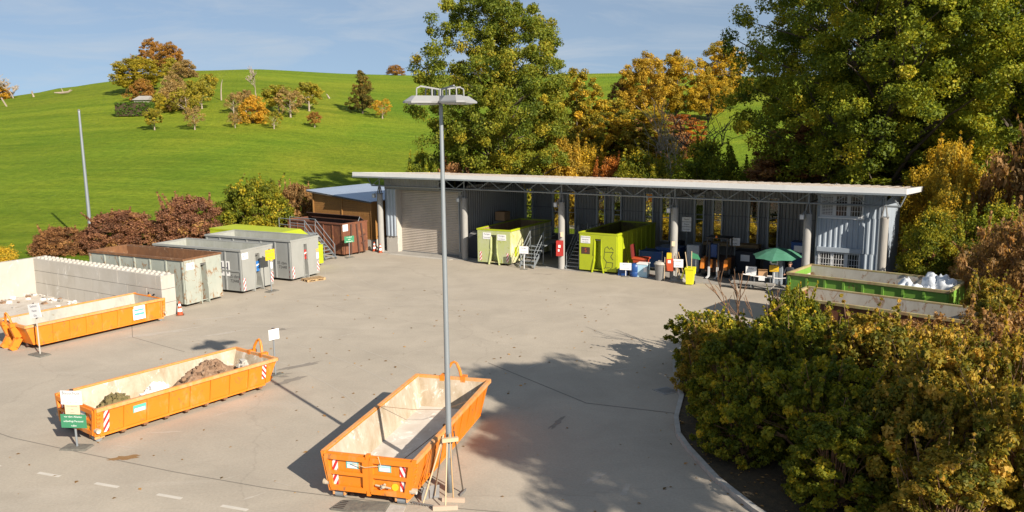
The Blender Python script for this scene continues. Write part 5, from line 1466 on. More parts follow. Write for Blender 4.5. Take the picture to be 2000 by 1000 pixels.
# back-of-hall furniture
p = B(24.2, 8.2)
t = thing('workbench', 'long wooden workbench along the back wall below the windows', 'workbench', (p.x, p.y, .03), BYAW)
mb = MB(); mb.box(-1.9, 1.9, -.4, .4, 1.02, 1.22); mb.build('top', M['wood'], t)
for x in (-1.8, 1.8):
    for y in (-.32, .32):
        mb = MB(); mb.box(x - .05, x + .05, y - .05, y + .05, 0, 1.018); mb.build('leg', M['bark'], t)
def dbox(s, t_, w, d, h, mat, label, nm='steel_bin', z=.03, plate=True):
    p = B(s, t_)
    t = thing(nm, label, 'bin', (p.x, p.y, z), BYAW)
    mb = MB(); mb.box(-w / 2, w / 2, -d / 2, d / 2, .08, h); mb.build('body', M[mat], t)
    mb = MB(); mb.box(-w / 2 - .03, w / 2 + .03, -d / 2 - .03, d / 2 + .03, h + .002, h + .06); mb.build('lid', M[mat], t)
    if plate:
        mb = MB(); mb.box(-.28, .28, -d / 2 - .013, -d / 2 - .001, h - .55, h - .15); mb.build('label_plate', M['white'], t)
    mb = MB(); mb.box(-w / 2 + .05, w / 2 - .05, -d / 2 + .05, d / 2 - .05, 0, .078); mb.build('skid', M['black'], t)
dbox(26.3, 4.3, 1.3, 1.1, 1.35, 'cloth_dark', 'black bin with a white plate behind the bare twigs, left of a matching bin')
dbox(28.1, 4.3, 1.3, 1.1, 1.35, 'cloth_dark', 'black bin with a white plate nearest the parasol in the dark hall')
dbox(21.0, 6.2, .8, .8, 1.35, 'cloth_dark', 'dark upright bin behind the three-notice board', plate=False)
dbox(29.7, 3.2, .9, .9, 2.3, 'blue', 'tall blue cage of bottles behind the fifth hall column', nm='bottle_cage')
p = B(23.3, 3.6)
t = thing('cabinet', 'pale grey metal cabinet standing in the hall beside the loader', 'cabinet', (p.x - .35, p.y - .6, .03), BYAW)
mb = MB(); mb.box(-.4, .4, -.3, .3, .05, 1.75); mb.build('body', M['steel_pale'], t)
mb = MB(); mb.box(-.36, .36, -.315, -.302, .1, 1.7); mb.build('door', M['steel_pale'], t)
mb = MB(); mb.box(-.35, .35, -.25, .25, 0, .048); mb.build('foot', M['black'], t)
# loader parked in the hall
p = B(25.0, 1.9)
t = thing('forklift', 'orange and black forklift with a blue cab parked in the shade of the hall', 'forklift', (p.x, p.y, .03), BYAW)
mb = MB(); mb.hexa([(-.75, -.2, .35), (.75, -.2, .35), (.75, 1.6, .35), (-.75, 1.6, .35), (-.75, -.1, 1.0), (.75, -.1, 1.0), (.75, 1.6, 1.15), (-.75, 1.6, 1.15)]); mb.build('chassis', M['rust_dark'], t)
mb = MB()
for x in (-.82, .62): mb.hexa([(x, -.5, .55), (x + .22, -.5, .55), (x + .22, .4, .55), (x, .4, .55), (x, -.35, 1.15), (x + .22, -.35, 1.15), (x + .22, .4, 1.2), (x, .4, 1.2)])
for x in (-.2, .22): mb.box(x - .09, x + .09, -.32, -.2, .6, 1.12)
mb.build('fender', M['orange'], t)
for x in (-.7, .7):
    for y, r in ((.1, .38), (1.45, .32)):
        mb = MB(); mb.tube((x - .12, y, r), (x + .12, y, r), r, n=16); w_ = mb.build('wheel', M['black'], t)
        mb = MB(); mb.tube((x - .13, y, r), (x + .13, y, r), r * .5, n=12); mb.build('rim', M['whiteish'], w_)
mb = MB()
for x in (-.62, .62):
    mb.bar((x, .15, 1.1), (x, .25, 2.35), .08); mb.bar((x, 1.3, 1.1), (x, 1.15, 2.35), .08)
mb.box(-.7, .7, .15, 1.25, 2.35, 2.42); mb.build('cab_frame', M['black'], t)
mb = MB(); mb.box(-.58, -.05, .3, .9, 1.16, 1.95); mb.build('seat', M['blue'], t)
mb = MB()
for x in (-.28, .28): mb.bar((x, -.42, .15), (x, -.38, 2.2), .1, .12)
mb.build('mast', M['black'], t)
for x in (-.32, .2):
    mb = MB(); mb.hexa([(x, -.95, .06), (x + .12, -.95, .06), (x + .12, -.5, .08), (x, -.5, .08), (x, -.95, .1), (x + .12, -.95, .1), (x + .12, -.5, .14), (x, -.5, .14)]); mb.box(x, x + .12, -.52, -.46, .14, .7)
    mb.build('fork', M['whiteish'], t)
mb = MB(); mb.lathe([(.06, 2.42), (.06, 2.55), (.02, 2.58)], 10); mb.build('beacon', M['orange'], t)

# ------------------------------------------------------------------ metal stairs
def stairs(label, loc, rz, w, n, rise, run, plat, mat='galv', rail=True):
    t = thing('metal_stairs', label, 'stairs', loc, rz, 'metal access stairs beside containers')
    H_ = n * rise
    for k in range(n):
        mb = MB(); mb.box(-w / 2, w / 2, k * run, k * run + run * .8, (k + 1) * rise - .04, (k + 1) * rise); mb.build('step', M[mat], t)
    mb = MB()
    for sg in (-1, 1): mb.bar((sg * (w / 2 + .03), -.05, .04), (sg * (w / 2 + .03), n * run, H_), .05, .16)
    mb.build('stringer', M[mat], t)
    mb = MB(); mb.box(-w / 2, w / 2, n * run, n * run + plat, H_ - .05, H_ + .01); mb.build('platform', M[mat], t)
    for sg in (-1, 1):
        for y in (n * run + .1, n * run + plat - .1):
            mb = MB(); mb.bar((sg * (w / 2 - .03), y, 0), (sg * (w / 2 - .03), y, H_ - .052), .06); mb.build('leg', M[mat], t)
        mb = MB(); x = sg * (w / 2 + .03)
        for hh in (.55, 1.0):
            mb.tube((x, .1, hh + .05), (x, n * run, H_ + hh), .024, n=6); mb.tube((x, n * run, H_ + hh), (x, n * run + plat, H_ + hh), .024, n=6)
        for y, z in ((.1, .08), (n * run, H_), (n * run + plat, H_)): mb.tube((x, y, z), (x, y, z + 1.0), .026, n=6)
        mb.build('handrail', M[mat], t)
    return t
stairs('metal stairs and platform alongside the faded pale green container', (.98, 52.15, .03), R(-28), .95, 6, .21, .25, 3.4)
stairs('steep metal stairs on the left side of the bright yellow-green container', (3.92, 51.45, .03), R(-30.5), .85, 8, .21, .23, 1.5)
stairs('metal stairs with handrails in front of the red-brown container', (-12.95, 56.35, 0), R(52), .9, 8, .215, .27, 3.0)

# pallet
t = thing('wooden_pallet', 'pale wooden pallet on the ground in front of the container with the red logo', 'pallet', (-12.35, 48.75, 0), R(42))
for k in range(7):
    mb = MB(); x = -.6 + k * .185; mb.box(x, x + .12, -.4, .4, .122, .144); mb.build('top_board', M['wood'], t)
for y in (-.35, 0, .35):
    mb = MB(); mb.box(-.6, .6, y - .05, y + .05, 0, .022)
    for x in (-.55, 0, .55): mb.box(x - .07, x + .07, y - .05, y + .05, .0225, .098)
    mb.box(-.6, .63, y - .05, y + .05, .099, .1215); mb.build('bearer', M['wood'], t)

# ------------------------------------------------------------------ parasol, table, person, car
t = thing('parasol', 'open green parasol on a thin pole in front of the hall office', 'parasol', (15.25, 45.2, 0), 0)
mb = MB(); mb.tube((.15, 0, 0), (0, 0, 2.36), .024, n=8); mb.build('pole', M['galv'], t)
tl = Matrix.Translation((0, 0, 1.86)) @ Matrix.Rotation(R(-3), 4, 'Y') @ Matrix.Rotation(R(4), 4, 'X')
mb = MB(tl); n = 8; r = 1.42
vs = [(0, 0, .50)]; fs = []
for k in range(n):
    th = 2 * math.pi * (k + .3) / n; vs.append((.75 * math.cos(th), .75 * math.sin(th), .29))
for k in range(n):
    th = 2 * math.pi * (k + .3) / n; vs.append((r * math.cos(th), r * math.sin(th), 0))
for k in range(n):
    th = 2 * math.pi * (k + .8) / n; vs.append((r * .90 * math.cos(th), r * .90 * math.sin(th), .03))
for k in range(n):
    k2 = (k + 1) % n
    fs += [(0, 1 + k, 1 + k2), (1 + k, 1 + n + k, 1 + 2 * n + k), (1 + k, 1 + 2 * n + k, 1 + k2), (1 + k2, 1 + 2 * n + k, 1 + n + k2)]
mb.add(vs, fs); mb.build('canopy', M['umb'], t)
mb = MB(tl)
for k in range(n):
    th = 2 * math.pi * (k + .3) / n; mb.tube((0, 0, .42), (r * .98 * math.cos(th), r * .98 * math.sin(th), -.02), .012, n=5)
mb.build('rib', M['galv_dark'], t)
mb = MB(tl); mb.lathe([(.03, .49), (.03, .58)], 8); mb.build('finial', M['galv_dark'], t)
mb = MB(); mb.lathe([(.28, 0), (.28, .06), (.06, .1), (.05, .35)], 14, c=(.15, 0, 0)); mb.build('foot', M['kerb'], t)
t = thing('folding_table', 'small white folding table with a carton on it left of the parasol', 'table', (14.35, 45.0, 0), R(-25))
mb = MB(); mb.box(-.5, .5, -.3, .3, .68, .72); mb.build('top', M['whiteish'], t)
for x in (-.42, .42):
    for y in (-.24, .24):
        mb = MB(); mb.tube((x, y, 0), (x, y, .678), .02, n=6); mb.build('leg', M['galv'], t)
mb = MB(); mb.box(-.17, .17, -.32, -.302, .50, .78); mb.build('notice_sheet', M['white'], t)
t = thing('carton', 'brown cardboard carton on the white folding table', 'carton', (14.38, 45.05, .722), R(-20))
mb = MB(); mb.box(-.24, .24, -.2, .2, 0, .32); mb.build('box_body', M['cardboard'], t)
mb = MB(); mb.hexa([(-.24, -.21, .32), (.24, -.21, .32), (.24, -.2, .32), (-.24, -.2, .32), (-.26, -.32, .42), (.26, -.32, .42), (.26, -.31, .43), (-.26, -.31, .43)]); mb.build('flap', M['cardboard'], t)
t = thing('concrete_bench', 'low grey stone bench at the front edge of the hall behind the bare twigs', 'bench', (13.7, 44.6, 0), R(-30))
mb = MB(); mb.box(-1.2, 1.2, -.22, .22, .34, .44); mb.build('seat', M['conc_dark'], t)
for x in (-.95, .95):
    mb = MB(); mb.box(x - .1, x + .1, -.18, .18, 0, .338); mb.build('leg', M['conc_dark'], t)
mb = MB()
for p in ((13.0, 45.6), (14.9, 44.5), (15.9, 44.0)): pass
cord('red and white barrier tape strung below the parasol', [(13.2, 45.0, .85), (14.3, 44.72, .70), (15.2, 44.5, .66), (15.9, 44.2, .78)], .028, 'hazard', 'barrier_tape')
t = thing('locker', 'tall pale blue-grey locker behind the person under the parasol', 'locker', (15.55, 45.9, .03), BYAW)
mb = MB(); mb.box(-.28, .28, -.25, .25, .05, 1.95); mb.build('body', M['steel_pale'], t)
mb = MB(); mb.box(-.25, .25, -.265, -.252, .1, 1.9); mb.build('door', M['steel_pale'], t)
mb = MB(); mb.box(-.25, .25, -.2, .2, 0, .048); mb.build('foot', M['black'], t)

def person(label, loc, rz, h=1.74):
    k = h / 1.75
    sk = {  # joint: (x, y, z, radius)
        'pel': (0, 0, .95, .145), 'wai': (0, .01, 1.10, .135), 'che': (0, .0, 1.30, .155), 'nek0': (0, .01, 1.46, .085), 'nek': (0, -.005, 1.52, .058), 'hd0': (0, -.02, 1.58, .075), 'hd': (0, -.015, 1.66, .098), 'top': (0, -.01, 1.735, .062),
        'shl': (-.17, .01, 1.41, .075), 'ell': (-.30, -.05, 1.15, .052), 'wrl': (-.20, -.28, 1.10, .034), 'hal': (-.16, -.36, 1.10, .034),
        'shr': (.17, .01, 1.41, .075), 'elr': (.25, .02, 1.13, .052), 'wrr': (.24, -.09, .90, .034), 'har': (.24, -.12, .81, .034),
        'hpl': (-.10, 0, .90, .11), 'knl': (-.12, -.02, .50, .072), 'anl': (-.13, .02, .09, .05), 'tol': (-.14, -.15, .05, .042),
        'hpr': (.10, 0, .90, .11), 'knr': (.12, -.03, .50, .072), 'anr': (.13, .01, .09, .05), 'tor': (.15, -.16, .05, .042)}
    ed = [('pel', 'wai'), ('wai', 'che'), ('che', 'nek0'), ('nek0', 'nek'), ('nek', 'hd0'), ('hd0', 'hd'), ('hd', 'top'), ('che', 'shl'), ('shl', 'ell'), ('ell', 'wrl'), ('wrl', 'hal'), ('che', 'shr'), ('shr', 'elr'), ('elr', 'wrr'), ('wrr', 'har'),
          ('pel', 'hpl'), ('hpl', 'knl'), ('knl', 'anl'), ('anl', 'tol'), ('pel', 'hpr'), ('hpr', 'knr'), ('knr', 'anr'), ('anr', 'tor')]
    names = list(sk)
    for nm, sg in (('hal', -1), ('har', 1)):                        # five fingers each
        x, y, z, _ = sk[nm]; d = Vector((0, -1, 0)) if nm == 'hal' else Vector((0, -.25, -.97))
        for f, (off, ln) in enumerate(((-.030, .075), (-.010, .085), (.010, .08), (.030, .06))):
            a = '%s_f%d' % (nm, f); b = a + 'b'
            sk[a] = (x + off, y + d.y * .05, z + d.z * .05, .011); sk[b] = (x + off * 1.1, y + d.y * (.05 + ln), z + d.z * (.05 + ln) - .01, .008)
            ed += [(nm, a), (a, b)]
        sk[nm + '_t'] = (x - sg * .05, y + d.y * .03 - .01, z + d.z * .03 + .015, .011); ed.append((nm, nm + '_t'))
    names = list(sk)
    me = bpy.data.meshes.new('person')
    me.from_pydata([tuple(v * k for v in sk[n][:3]) for n in names], [(names.index(a), names.index(b)) for a, b in ed], [])
    o = bpy.data.objects.new('person', me); COL.objects.link(o)
    md = o.modifiers.new('skin', 'SKIN')
    for i, n in enumerate(names):
        r_ = sk[n][3] * k; me.skin_vertices[0].data[i].radius = (r_, r_ * (.78 if n in ('pel', 'wai', 'che') else 1))
    me.skin_vertices[0].data[0].use_root = True
    sb = o.modifiers.new('sub', 'SUBSURF'); sb.levels = 2; sb.render_levels = 2
    dg = bpy.context.evaluated_depsgraph_get()
    m2 = bpy.data.meshes.new_from_object(o.evaluated_get(dg)); o.modifiers.clear(); o.data = m2
    for mm in ('cloth_dark', 'skin', 'denim', 'black'): m2.materials.append(M[mm])
    for p in m2.polygons:
        c = p.center / k
        hand = (c.y < -.27 and c.z > 1.0 and c.z < 1.2) or (c.x > .17 and c.z < .92 and c.z > .6 and c.y < -.05)
        p.material_index = 1 if (c.z > 1.50 or hand) else 0 if c.z > .93 else 3 if c.z < .11 else 2
        p.use_smooth = True
    o.location = loc; o.rotation_euler = (0, 0, rz)
    tag(o, label, 'person')
    mb = MB(); mb.lathe([(.100 * k, 1.655 * k), (.108 * k, 1.70 * k), (.085 * k, 1.755 * k), (.03 * k, 1.775 * k)], 14, c=(0, .01 * k, 0))
    mb.build('hair', M['hair'], o, smooth=True)
    mb = MB(); mb.tube((0, -.108 * k, 1.665 * k), (0, -.128 * k, 1.625 * k), .010, .016, n=6); 
    for sg in (-1, 1): mb.tube((sg * .095 * k, 0, 1.63 * k), (sg * .100 * k, 0, 1.68 * k), .016, n=6)
    mb.bar((-.03 * k, -.098 * k, 1.585 * k), (.03 * k, -.098 * k, 1.585 * k), .008, .01)
    mb.build('face', M['skin'], o)
    mb = MB()
    for sg in (-1, 1): mb.lathe([(.003, -.010), (.011, 0), (.003, .010)], 8, c=(sg * .034 * k, -.100 * k, 1.665 * k))
    mb.build('eye', M['black'], o)
    return o
person('person in dark clothing standing under the edge of the green parasol beside the green skip', (15.42, 43.65, 0), R(-35))

def car(label, loc, rz):
    t = thing('parked_car', label, 'car', loc, rz)
    L, W = 3.9, 1.72
    prof = [(-1.95, .25), (1.95, .25), (1.98, .55), (1.9, .78), (.95, .92), (.35, 1.40), (-.55, 1.52), (-1.35, 1.44), (-1.85, .98), (-1.98, .6)]
    lo = [(x, z) for x, z in prof]
    vs = []; n = len(prof)
    for yy, sc in ((-W / 2, 0), (-W / 2 + .0, 1), (W / 2, 1), (W / 2, 0)):
        pass
    bm_ = MB()
    rows = []
    for y in (-1, -.92, 0, .92, 1):
        row = []
        for x, z in prof:
            inset = max(0, (z - .9)) * .32
            yy = y * (W / 2 - inset); zz = z - (0.03 if abs(y) == 1 else 0) + (.02 if y == 0 and z > 1.2 else 0)
            row.append((x * (1 if abs(y) < 1 else .985), yy, zz))
        rows.append(row)
    vs = [p for r_ in rows for p in r_]; fs = []
    for j in range(4):
        for i in range(n):
            i2 = (i + 1) % n; fs.append((j * n + i, j * n + i2, (j + 1) * n + i2, (j + 1) * n + i))
    fs.append(tuple(range(n))); fs.append(tuple(reversed(range(4 * n, 5 * n))))
    bm_.add(vs, fs); bm_.build('body', M['carpaint'], t)
    g = MB(); 
    g.add([(.93, -.62, .95), (.93, .62, .95), (.40, .56, 1.385), (.40, -.56, 1.385)], [(0, 1, 2, 3)]); g.T = Matrix.Translation((.012, 0, .014)); g2 = MB(Matrix.Translation((.012, 0, .016)))
    g2.add([(.93, -.62, .94), (.93, .62, .94), (.38, .56, 1.39), (.38, -.56, 1.39)], [(0, 1, 2, 3)]); g2.build('windscreen', M['dkglass'], t)
    g3 = MB(Matrix.Translation((-.014, 0, .012))); g3.add([(-1.82, .6, 1.02), (-1.82, -.6, 1.02), (-1.40, -.56, 1.40), (-1.40, .56, 1.40)], [(0, 1, 2, 3)]); g3.build('rear_window', M['dkglass'], t)
    for sg in (-1, 1):
        g = MB(); g.add([(.72, sg * (W / 2 - .012), .98), (.30, sg * (W / 2 - .125), 1.32), (-1.25, sg * (W / 2 - .125), 1.34), (-1.6, sg * (W / 2 - .012), 1.0)], [(0, 1, 2, 3)]); g.build('side_window', M['dkglass'], t)
        for x in (-1.22, 1.22):
            mb = MB(); mb.tube((x, sg * (W / 2 - .18), .31), (x, sg * (W / 2 + .01), .31), .31, n=18); w_ = mb.build('wheel', M['black'], t)
            mb = MB(); mb.tube((x, sg * (W / 2 - .02), .31), (x, sg * (W / 2 + .02), .31), .19, n=14); mb.build('rim', M['galv'], w_)
        mb = MB(); mb.cbox((1.93, sg * .6, .68), (.1, .3, .14)); mb.build('headlight', M['glass_white'], t)
        mb = MB(); mb.cbox((-1.93, sg * .62, .82), (.08, .2, .2)); mb.build('tail_light', M['red'], t)
    return t
car('dark parked car with a rounded roof behind the bright green skip', (17.25, 41.55, 0), R(-31))

# ------------------------------------------------------------------ vegetation
def leaf_mesh(name, cen, rad, per, lsize, rng, mat, tint, asp=.62, up=.28, shell=.55, flat=.8):
    """clusters of single leaves: cen (n,3), rad (n,), tint (n,)"""
    n = len(cen); per = np.broadcast_to(np.asarray(per), (n,)); N = int(per.sum())
    c = np.repeat(cen, per, 0); r = np.repeat(rad, per); t = np.repeat(tint, per)
    d = rng.normal(size=(N, 3)); d /= np.linalg.norm(d, axis=1)[:, None] + 1e-9
    q = (shell + (1 - shell) * rng.random(N)) * rng.random(N) ** .22
    off = d * (q * r)[:, None]; off[:, 2] *= flat
    p = c + off
    nrm = d * .55 + np.array([0, 0, up]) + rng.normal(size=(N, 3)) * .55
    nrm /= np.linalg.norm(nrm, axis=1)[:, None] + 1e-9
    tg = np.cross(nrm, rng.normal(size=(N, 3))); tg /= np.linalg.norm(tg, axis=1)[:, None] + 1e-9
    b = np.cross(nrm, tg)
    s = lsize * (.45 + 1.05 * rng.random(N))
    L = (tg * s[:, None]) * .5; W = (b * s[:, None]) * .5 * asp
    fold = nrm * (s * .10)[:, None]
    v = np.empty((N, 4, 3)); v[:, 0] = p - L; v[:, 1] = p + W - L * .1 + fold; v[:, 2] = p + L; v[:, 3] = p - W - L * .1 + fold
    me = bpy.data.meshes.new(name)
    me.vertices.add(N * 4); me.vertices.foreach_set('co', v.reshape(-1).astype(np.float32))
    me.loops.add(N * 4); me.loops.foreach_set('vertex_index', np.arange(N * 4, dtype=np.int32))
    me.polygons.add(N); me.polygons.foreach_set('loop_start', np.arange(0, N * 4, 4, dtype=np.int32))
    me.polygons.foreach_set('loop_total', np.full(N, 4, np.int32))
    at = me.attributes.new('tint', 'FLOAT', 'FACE')
    at.data.foreach_set('value', np.clip(t + rng.normal(size=N) * .16, 0, 1).astype(np.float32))
    me.materials.append(M[mat]); me.update(); me.validate()
    return me

def env(shape, u):
    if shape == 'oval': return max(0, 1 - abs(2 * u - .86) ** 2.2 / 1.3) ** .55
    if shape == 'broad': return max(0, 1 - (max(0, u - .42) / .58) ** 2.2) ** .6 * (.62 + .38 * min(1, u / .35))
    if shape == 'cone': return (1 - u) ** .75 * (.75 + .25 * min(1, u / .12))
    if shape == 'tall': return max(0, 1 - abs(2 * u - .8) ** 2.6 / 1.7) ** .7
    if shape == 'mound': return max(0, 1 - u ** 2.4) ** .55
    return 1

def plant(name, label, cat, group, loc, seed, h, cr, base, shape, ncl, per, lsize, mat, bark, tr, clr, nlimb=30, part='trunk', cpart='crown', stems=1, lump=.28, outer=.45, asp=.62, sprout=0):
    rng = np.random.default_rng(seed); rg = random.Random(seed)
    ph = [(rg.uniform(0, 6.28), rg.randint(1, 4), rg.uniform(-4, 4)) for _ in range(4)]
    cen = []; tries = 0
    while len(cen) < ncl and tries < ncl * 40:
        tries += 1
        u = rng.random(); e = env(shape, u)
        if rng.random() > max(e, .12): continue
        th = rng.random() * 2 * math.pi
        k = 1 + lump * sum(math.sin(f * th + p + z * u) for p, f, z in ph) / 2
        rho = outer + (1 - outer) * math.sqrt(rng.random()) if rng.random() < .8 else rng.random() * outer
        rr = cr * e * k * rho
        cen.append((rr * math.cos(th), rr * math.sin(th), base + u * (h - base)))
    for k in range(sprout):                                          # shoots above the outline
        th = rng.random() * 6.28; rr = cr * .75 * math.sqrt(rng.random())
        dx, dy, ln = rng.normal() * .05, rng.normal() * .05, (.5 + .5 * rng.random()) * .42 * h
        for j in range(9):
            cen.append((rr * math.cos(th) + dx * j, rr * math.sin(th) + dy * j, h * .72 + ln * j / 8))
    cen = np.array(cen)
    rad = clr * (.6 + .8 * rng.random(len(cen)))
    if sprout: rad[-9 * sprout:] = np.tile(np.linspace(.55, .16, 9), sprout) * clr
    cnt = np.full(len(cen), per)
    if sprout: cnt[-9 * sprout:] = np.tile(np.linspace(.42, .10, 9), sprout) * per
    tint = np.clip(.42 + .22 * rng.normal(size=len(cen)), 0, 1)
    root = thing(name, label, cat, loc, 0, group)
    me = leaf_mesh(cpart, cen, rad, cnt, lsize, rng, mat, tint, asp)
    o = bpy.data.objects.new(cpart, me); COL.objects.link(o); o.parent = root
    mb = MB()
    if stems == 1:
        zt = base + .8 * (h - base)
        lean = (rg.uniform(-.04, .04) * h, rg.uniform(-.04, .04) * h)
        def trunk(z):
            u = z / zt; return Vector((lean[0] * u * u + .03 * tr * 8 * math.sin(3 * u), lean[1] * u * u, z))
        zs = [0, .04 * zt, .15 * zt, .35 * zt, .55 * zt, .78 * zt, zt]
        mb.path([trunk(z) for z in zs], [tr * 1.35, tr * 1.05, tr * .92, tr * .75, tr * .55, tr * .32, tr * .10], 9)
        idx = rng.permutation(len(cen))[:nlimb]
        for i in idx:
            c = Vector(cen[i]); hd = math.hypot(c.x, c.y)
            z0 = min(max(c.z - hd * rg.uniform(.5, .9), max(base * .55, .08 * h)), zt * .97)
            a = trunk(z0); r0 = tr * (1 - z0 / zt * .8) * .42
            m1 = a.lerp(c, .4) + Vector((rg.uniform(-.1, .1) * hd, rg.uniform(-.1, .1) * hd, .10 * hd)); m2 = a.lerp(c, .75) + Vector((rg.uniform(-.08, .08) * hd, rg.uniform(-.08, .08) * hd, .06 * hd))
            mb.path([a, m1, m2, c], [r0, r0 * .62, r0 * .35, r0 * .12], 6)
    else:
        idx = rng.permutation(len(cen))[:nlimb]
        for j, i in enumerate(idx):
            c = Vector(cen[i]); b0 = Vector((rg.uniform(-.35, .35) * cr * .5, rg.uniform(-.35, .35) * cr * .5, 0))
            m1 = b0.lerp(c, .5) + Vector((rg.uniform(-.12, .12), rg.uniform(-.12, .12), .12 * h))
            r0 = tr * rg.uniform(.6, 1.1)
            tip = c + (c - m1).normalized() * rg.uniform(.1, .45) * clr
            mb.path([b0, m1, c, tip], [r0, r0 * .7, r0 * .35, r0 * .15], 5)
        for q in range(sprout):
            a = len(cen) - 9 * (sprout - q)
            mb.path([Vector((cen[a][0] * .6, cen[a][1] * .6, .1))] + [Vector(cen[a + e]) for e in (0, 4, 8)], [tr * .8, tr * .6, tr * .4, tr * .2], 5)
    mb.build(part, M[bark], root)
    return root

def bare(name, label, cat, loc, seed, h, spread, tr, mat, depth=4, group=None, minr=.012):
    rg = random.Random(seed); mb = MB()
    def grow(p, d, ln, r, k):
        pts = [p]; q = p.copy(); dd = d.copy()
        for _ in range(3):
            dd = (dd + Vector((rg.uniform(-.25, .25), rg.uniform(-.25, .25), rg.uniform(-.1, .2)))).normalized(); q = q + dd * ln / 3; pts.append(q.copy())
        mb.path(pts, [max(minr, r * q_) for q_ in (1, .85, .7, .5)], 6 if k > 2 else 4)
        if k > 0:
            for _ in range(rg.randint(2, 4)):
                a = rg.uniform(0, 6.28); nd = (dd * rg.uniform(.5, 1) + Vector((math.cos(a), math.sin(a), rg.uniform(-.1, .5))) * spread).normalized()
                grow(pts[rg.choice([1, 2, 3, 3])], nd, ln * rg.uniform(.6, .9), r * .58, k - 1)
    grow(Vector((0, 0, 0)), Vector((rg.uniform(-.1, .1), rg.uniform(-.1, .1), 1)).normalized(), h * .30, tr, depth)
    t = thing(name, label, cat, loc, 0, group)
    mb.build('branches', M[mat], t)
    return t
def G(x, y, dz=0): return (x, y, hz(x, y) + dz)

# --- big trees behind and beside the hall
plant('broadleaf_tree', 'tall olive-green tree behind the left half of the hall, just right of the lamp head', 'tree', 'tall trees behind the hall', G(-1.2, 77), 101, 22.8, 7.9, 1.6, 'oval', 800, 240, .20, 'L_oak', 'bark', .42, .80, 120, lump=.24, outer=.3)
big = plant('broadleaf_tree', 'tallest dark green tree behind the right end of the hall roof', 'tree', 'tall trees behind the hall', G(28.6, 63), 102, 27, 9.6, 3.6, 'broad', 800, 290, .21, 'L_dark', 'bark', .55, .98, 140, lump=.32)
dup(big, G(38.5, 60), R(130), 'dark green tree at the right edge of the photo behind the russet bushes', 'tall trees behind the hall', (1.0, 1.0, 1.02))
dup(big, G(33.5, 72), R(245), 'dark green tree standing between and behind the two nearest dark trees on the right', 'tall trees behind the hall', (.95, .95, .98))
plant('broadleaf_tree', 'high-crowned green tree beside the camera, shading the pavement by the island', 'tree', None, (15.8, 9.8, 0), 103, 13.9, 2.9, 9.7, 'tall', 220, 190, .22, 'L_oak', 'bark', .22, .70, 50, lump=.25, outer=.2)
plant('broadleaf_tree', 'lower green tree beside the camera, shading the near road along the kerb', 'tree', None, (16.3, 4.7, 0), 104, 14.0, 2.7, 10.7, 'tall', 170, 170, .22, 'L_oak', 'bark', .20, .66, 40, lump=.3, outer=.2)
# --- middle belt
mid = plant('slender_tree', 'slender yellow-olive tree rising against the sky right of the tall olive tree', 'tree', 'yellow autumn trees beyond the hall', G(7.6, 93), 111, 15.5, 3.1, 2.0, 'tall', 240, 130, .23, 'L_olive', 'bark', .22, .60, 60)
def tcopy(src, x, y, rz, sc, lab, mat, grp='yellow autumn trees beyond the hall', cp='crown', dz=0):
    return dup(src, G(x, y, dz), R(rz), lab, grp, sc, {cp: M[mat]})
rnd = plant('round_tree', 'bright orange-yellow round tree on the skyline above the middle of the hall', 'tree', 'orange trees on the skyline', G(24.2, 148), 112, 12.6, 4.8, 1.4, 'oval', 280, 120, .28, 'L_orange', 'bark', .25, .75, 60)
tcopy(rnd, 31.0, 152, 70, (1, 1, .98), 'golden yellow round tree right beside the bright one on the skyline', 'L_yellow', 'orange trees on the skyline')
tcopy(rnd, 41.8, 160, 150, (1.05, 1.05, 1.06), 'golden skyline tree next to the dark oak crown on the right', 'L_yellow', 'orange trees on the skyline')
tcopy(rnd, 36.5, 150, 20, (.7, .7, .62), 'low golden tree filling the gap between the skyline trees', 'L_yellow', 'orange trees on the skyline')
tcopy(rnd, 21.0, 152, 200, (.5, .5, .62), 'small brown tree on the left edge of the orange skyline trees', 'L_brown', 'orange trees on the skyline')
tcopy(rnd, 9.5, 99, 30, (1.0, 1.0, .82), 'wide yellow tree below the slender skyline tree', 'L_yellow')
tcopy(mid, 12.6, 101, 90, (1.3, 1.3, .74), 'yellow-green tree leaning over the middle of the hall roof', 'L_olive')
tcopy(rnd, 4.6, 96, 190, (.8, .8, .85), 'olive tree tucked against the right flank of the tall olive tree', 'L_olive')
tcopy(mid, 16.4, 99, 200, (1.35, 1.35, .66), 'brownish yellow tree left of the pale twiggy trunk', 'L_olive')
tcopy(rnd, 20.8, 112, 250, (.8, .8, .62), 'thin pinkish brown tree around a pale trunk above the hall', 'L_brown')
tcopy(mid, 24.0, 114, 20, (1.1, 1.1, .46), 'low reddish brown tree beside the bare sloping tree', 'L_red')
bare('bare_tree', 'bare dark tree with branches sweeping up to the right in front of the green slope', 'tree', G(20.4, 84), 205, 12, .75, .22, 'bark', 4, None, .03)
bare('bare_tree', 'pale bare trunk with fine twigs among the brown trees above the hall', 'tree', G(17.6, 92), 206, 12.5, .4, .18, 'bark_pale', 4, None, .03)
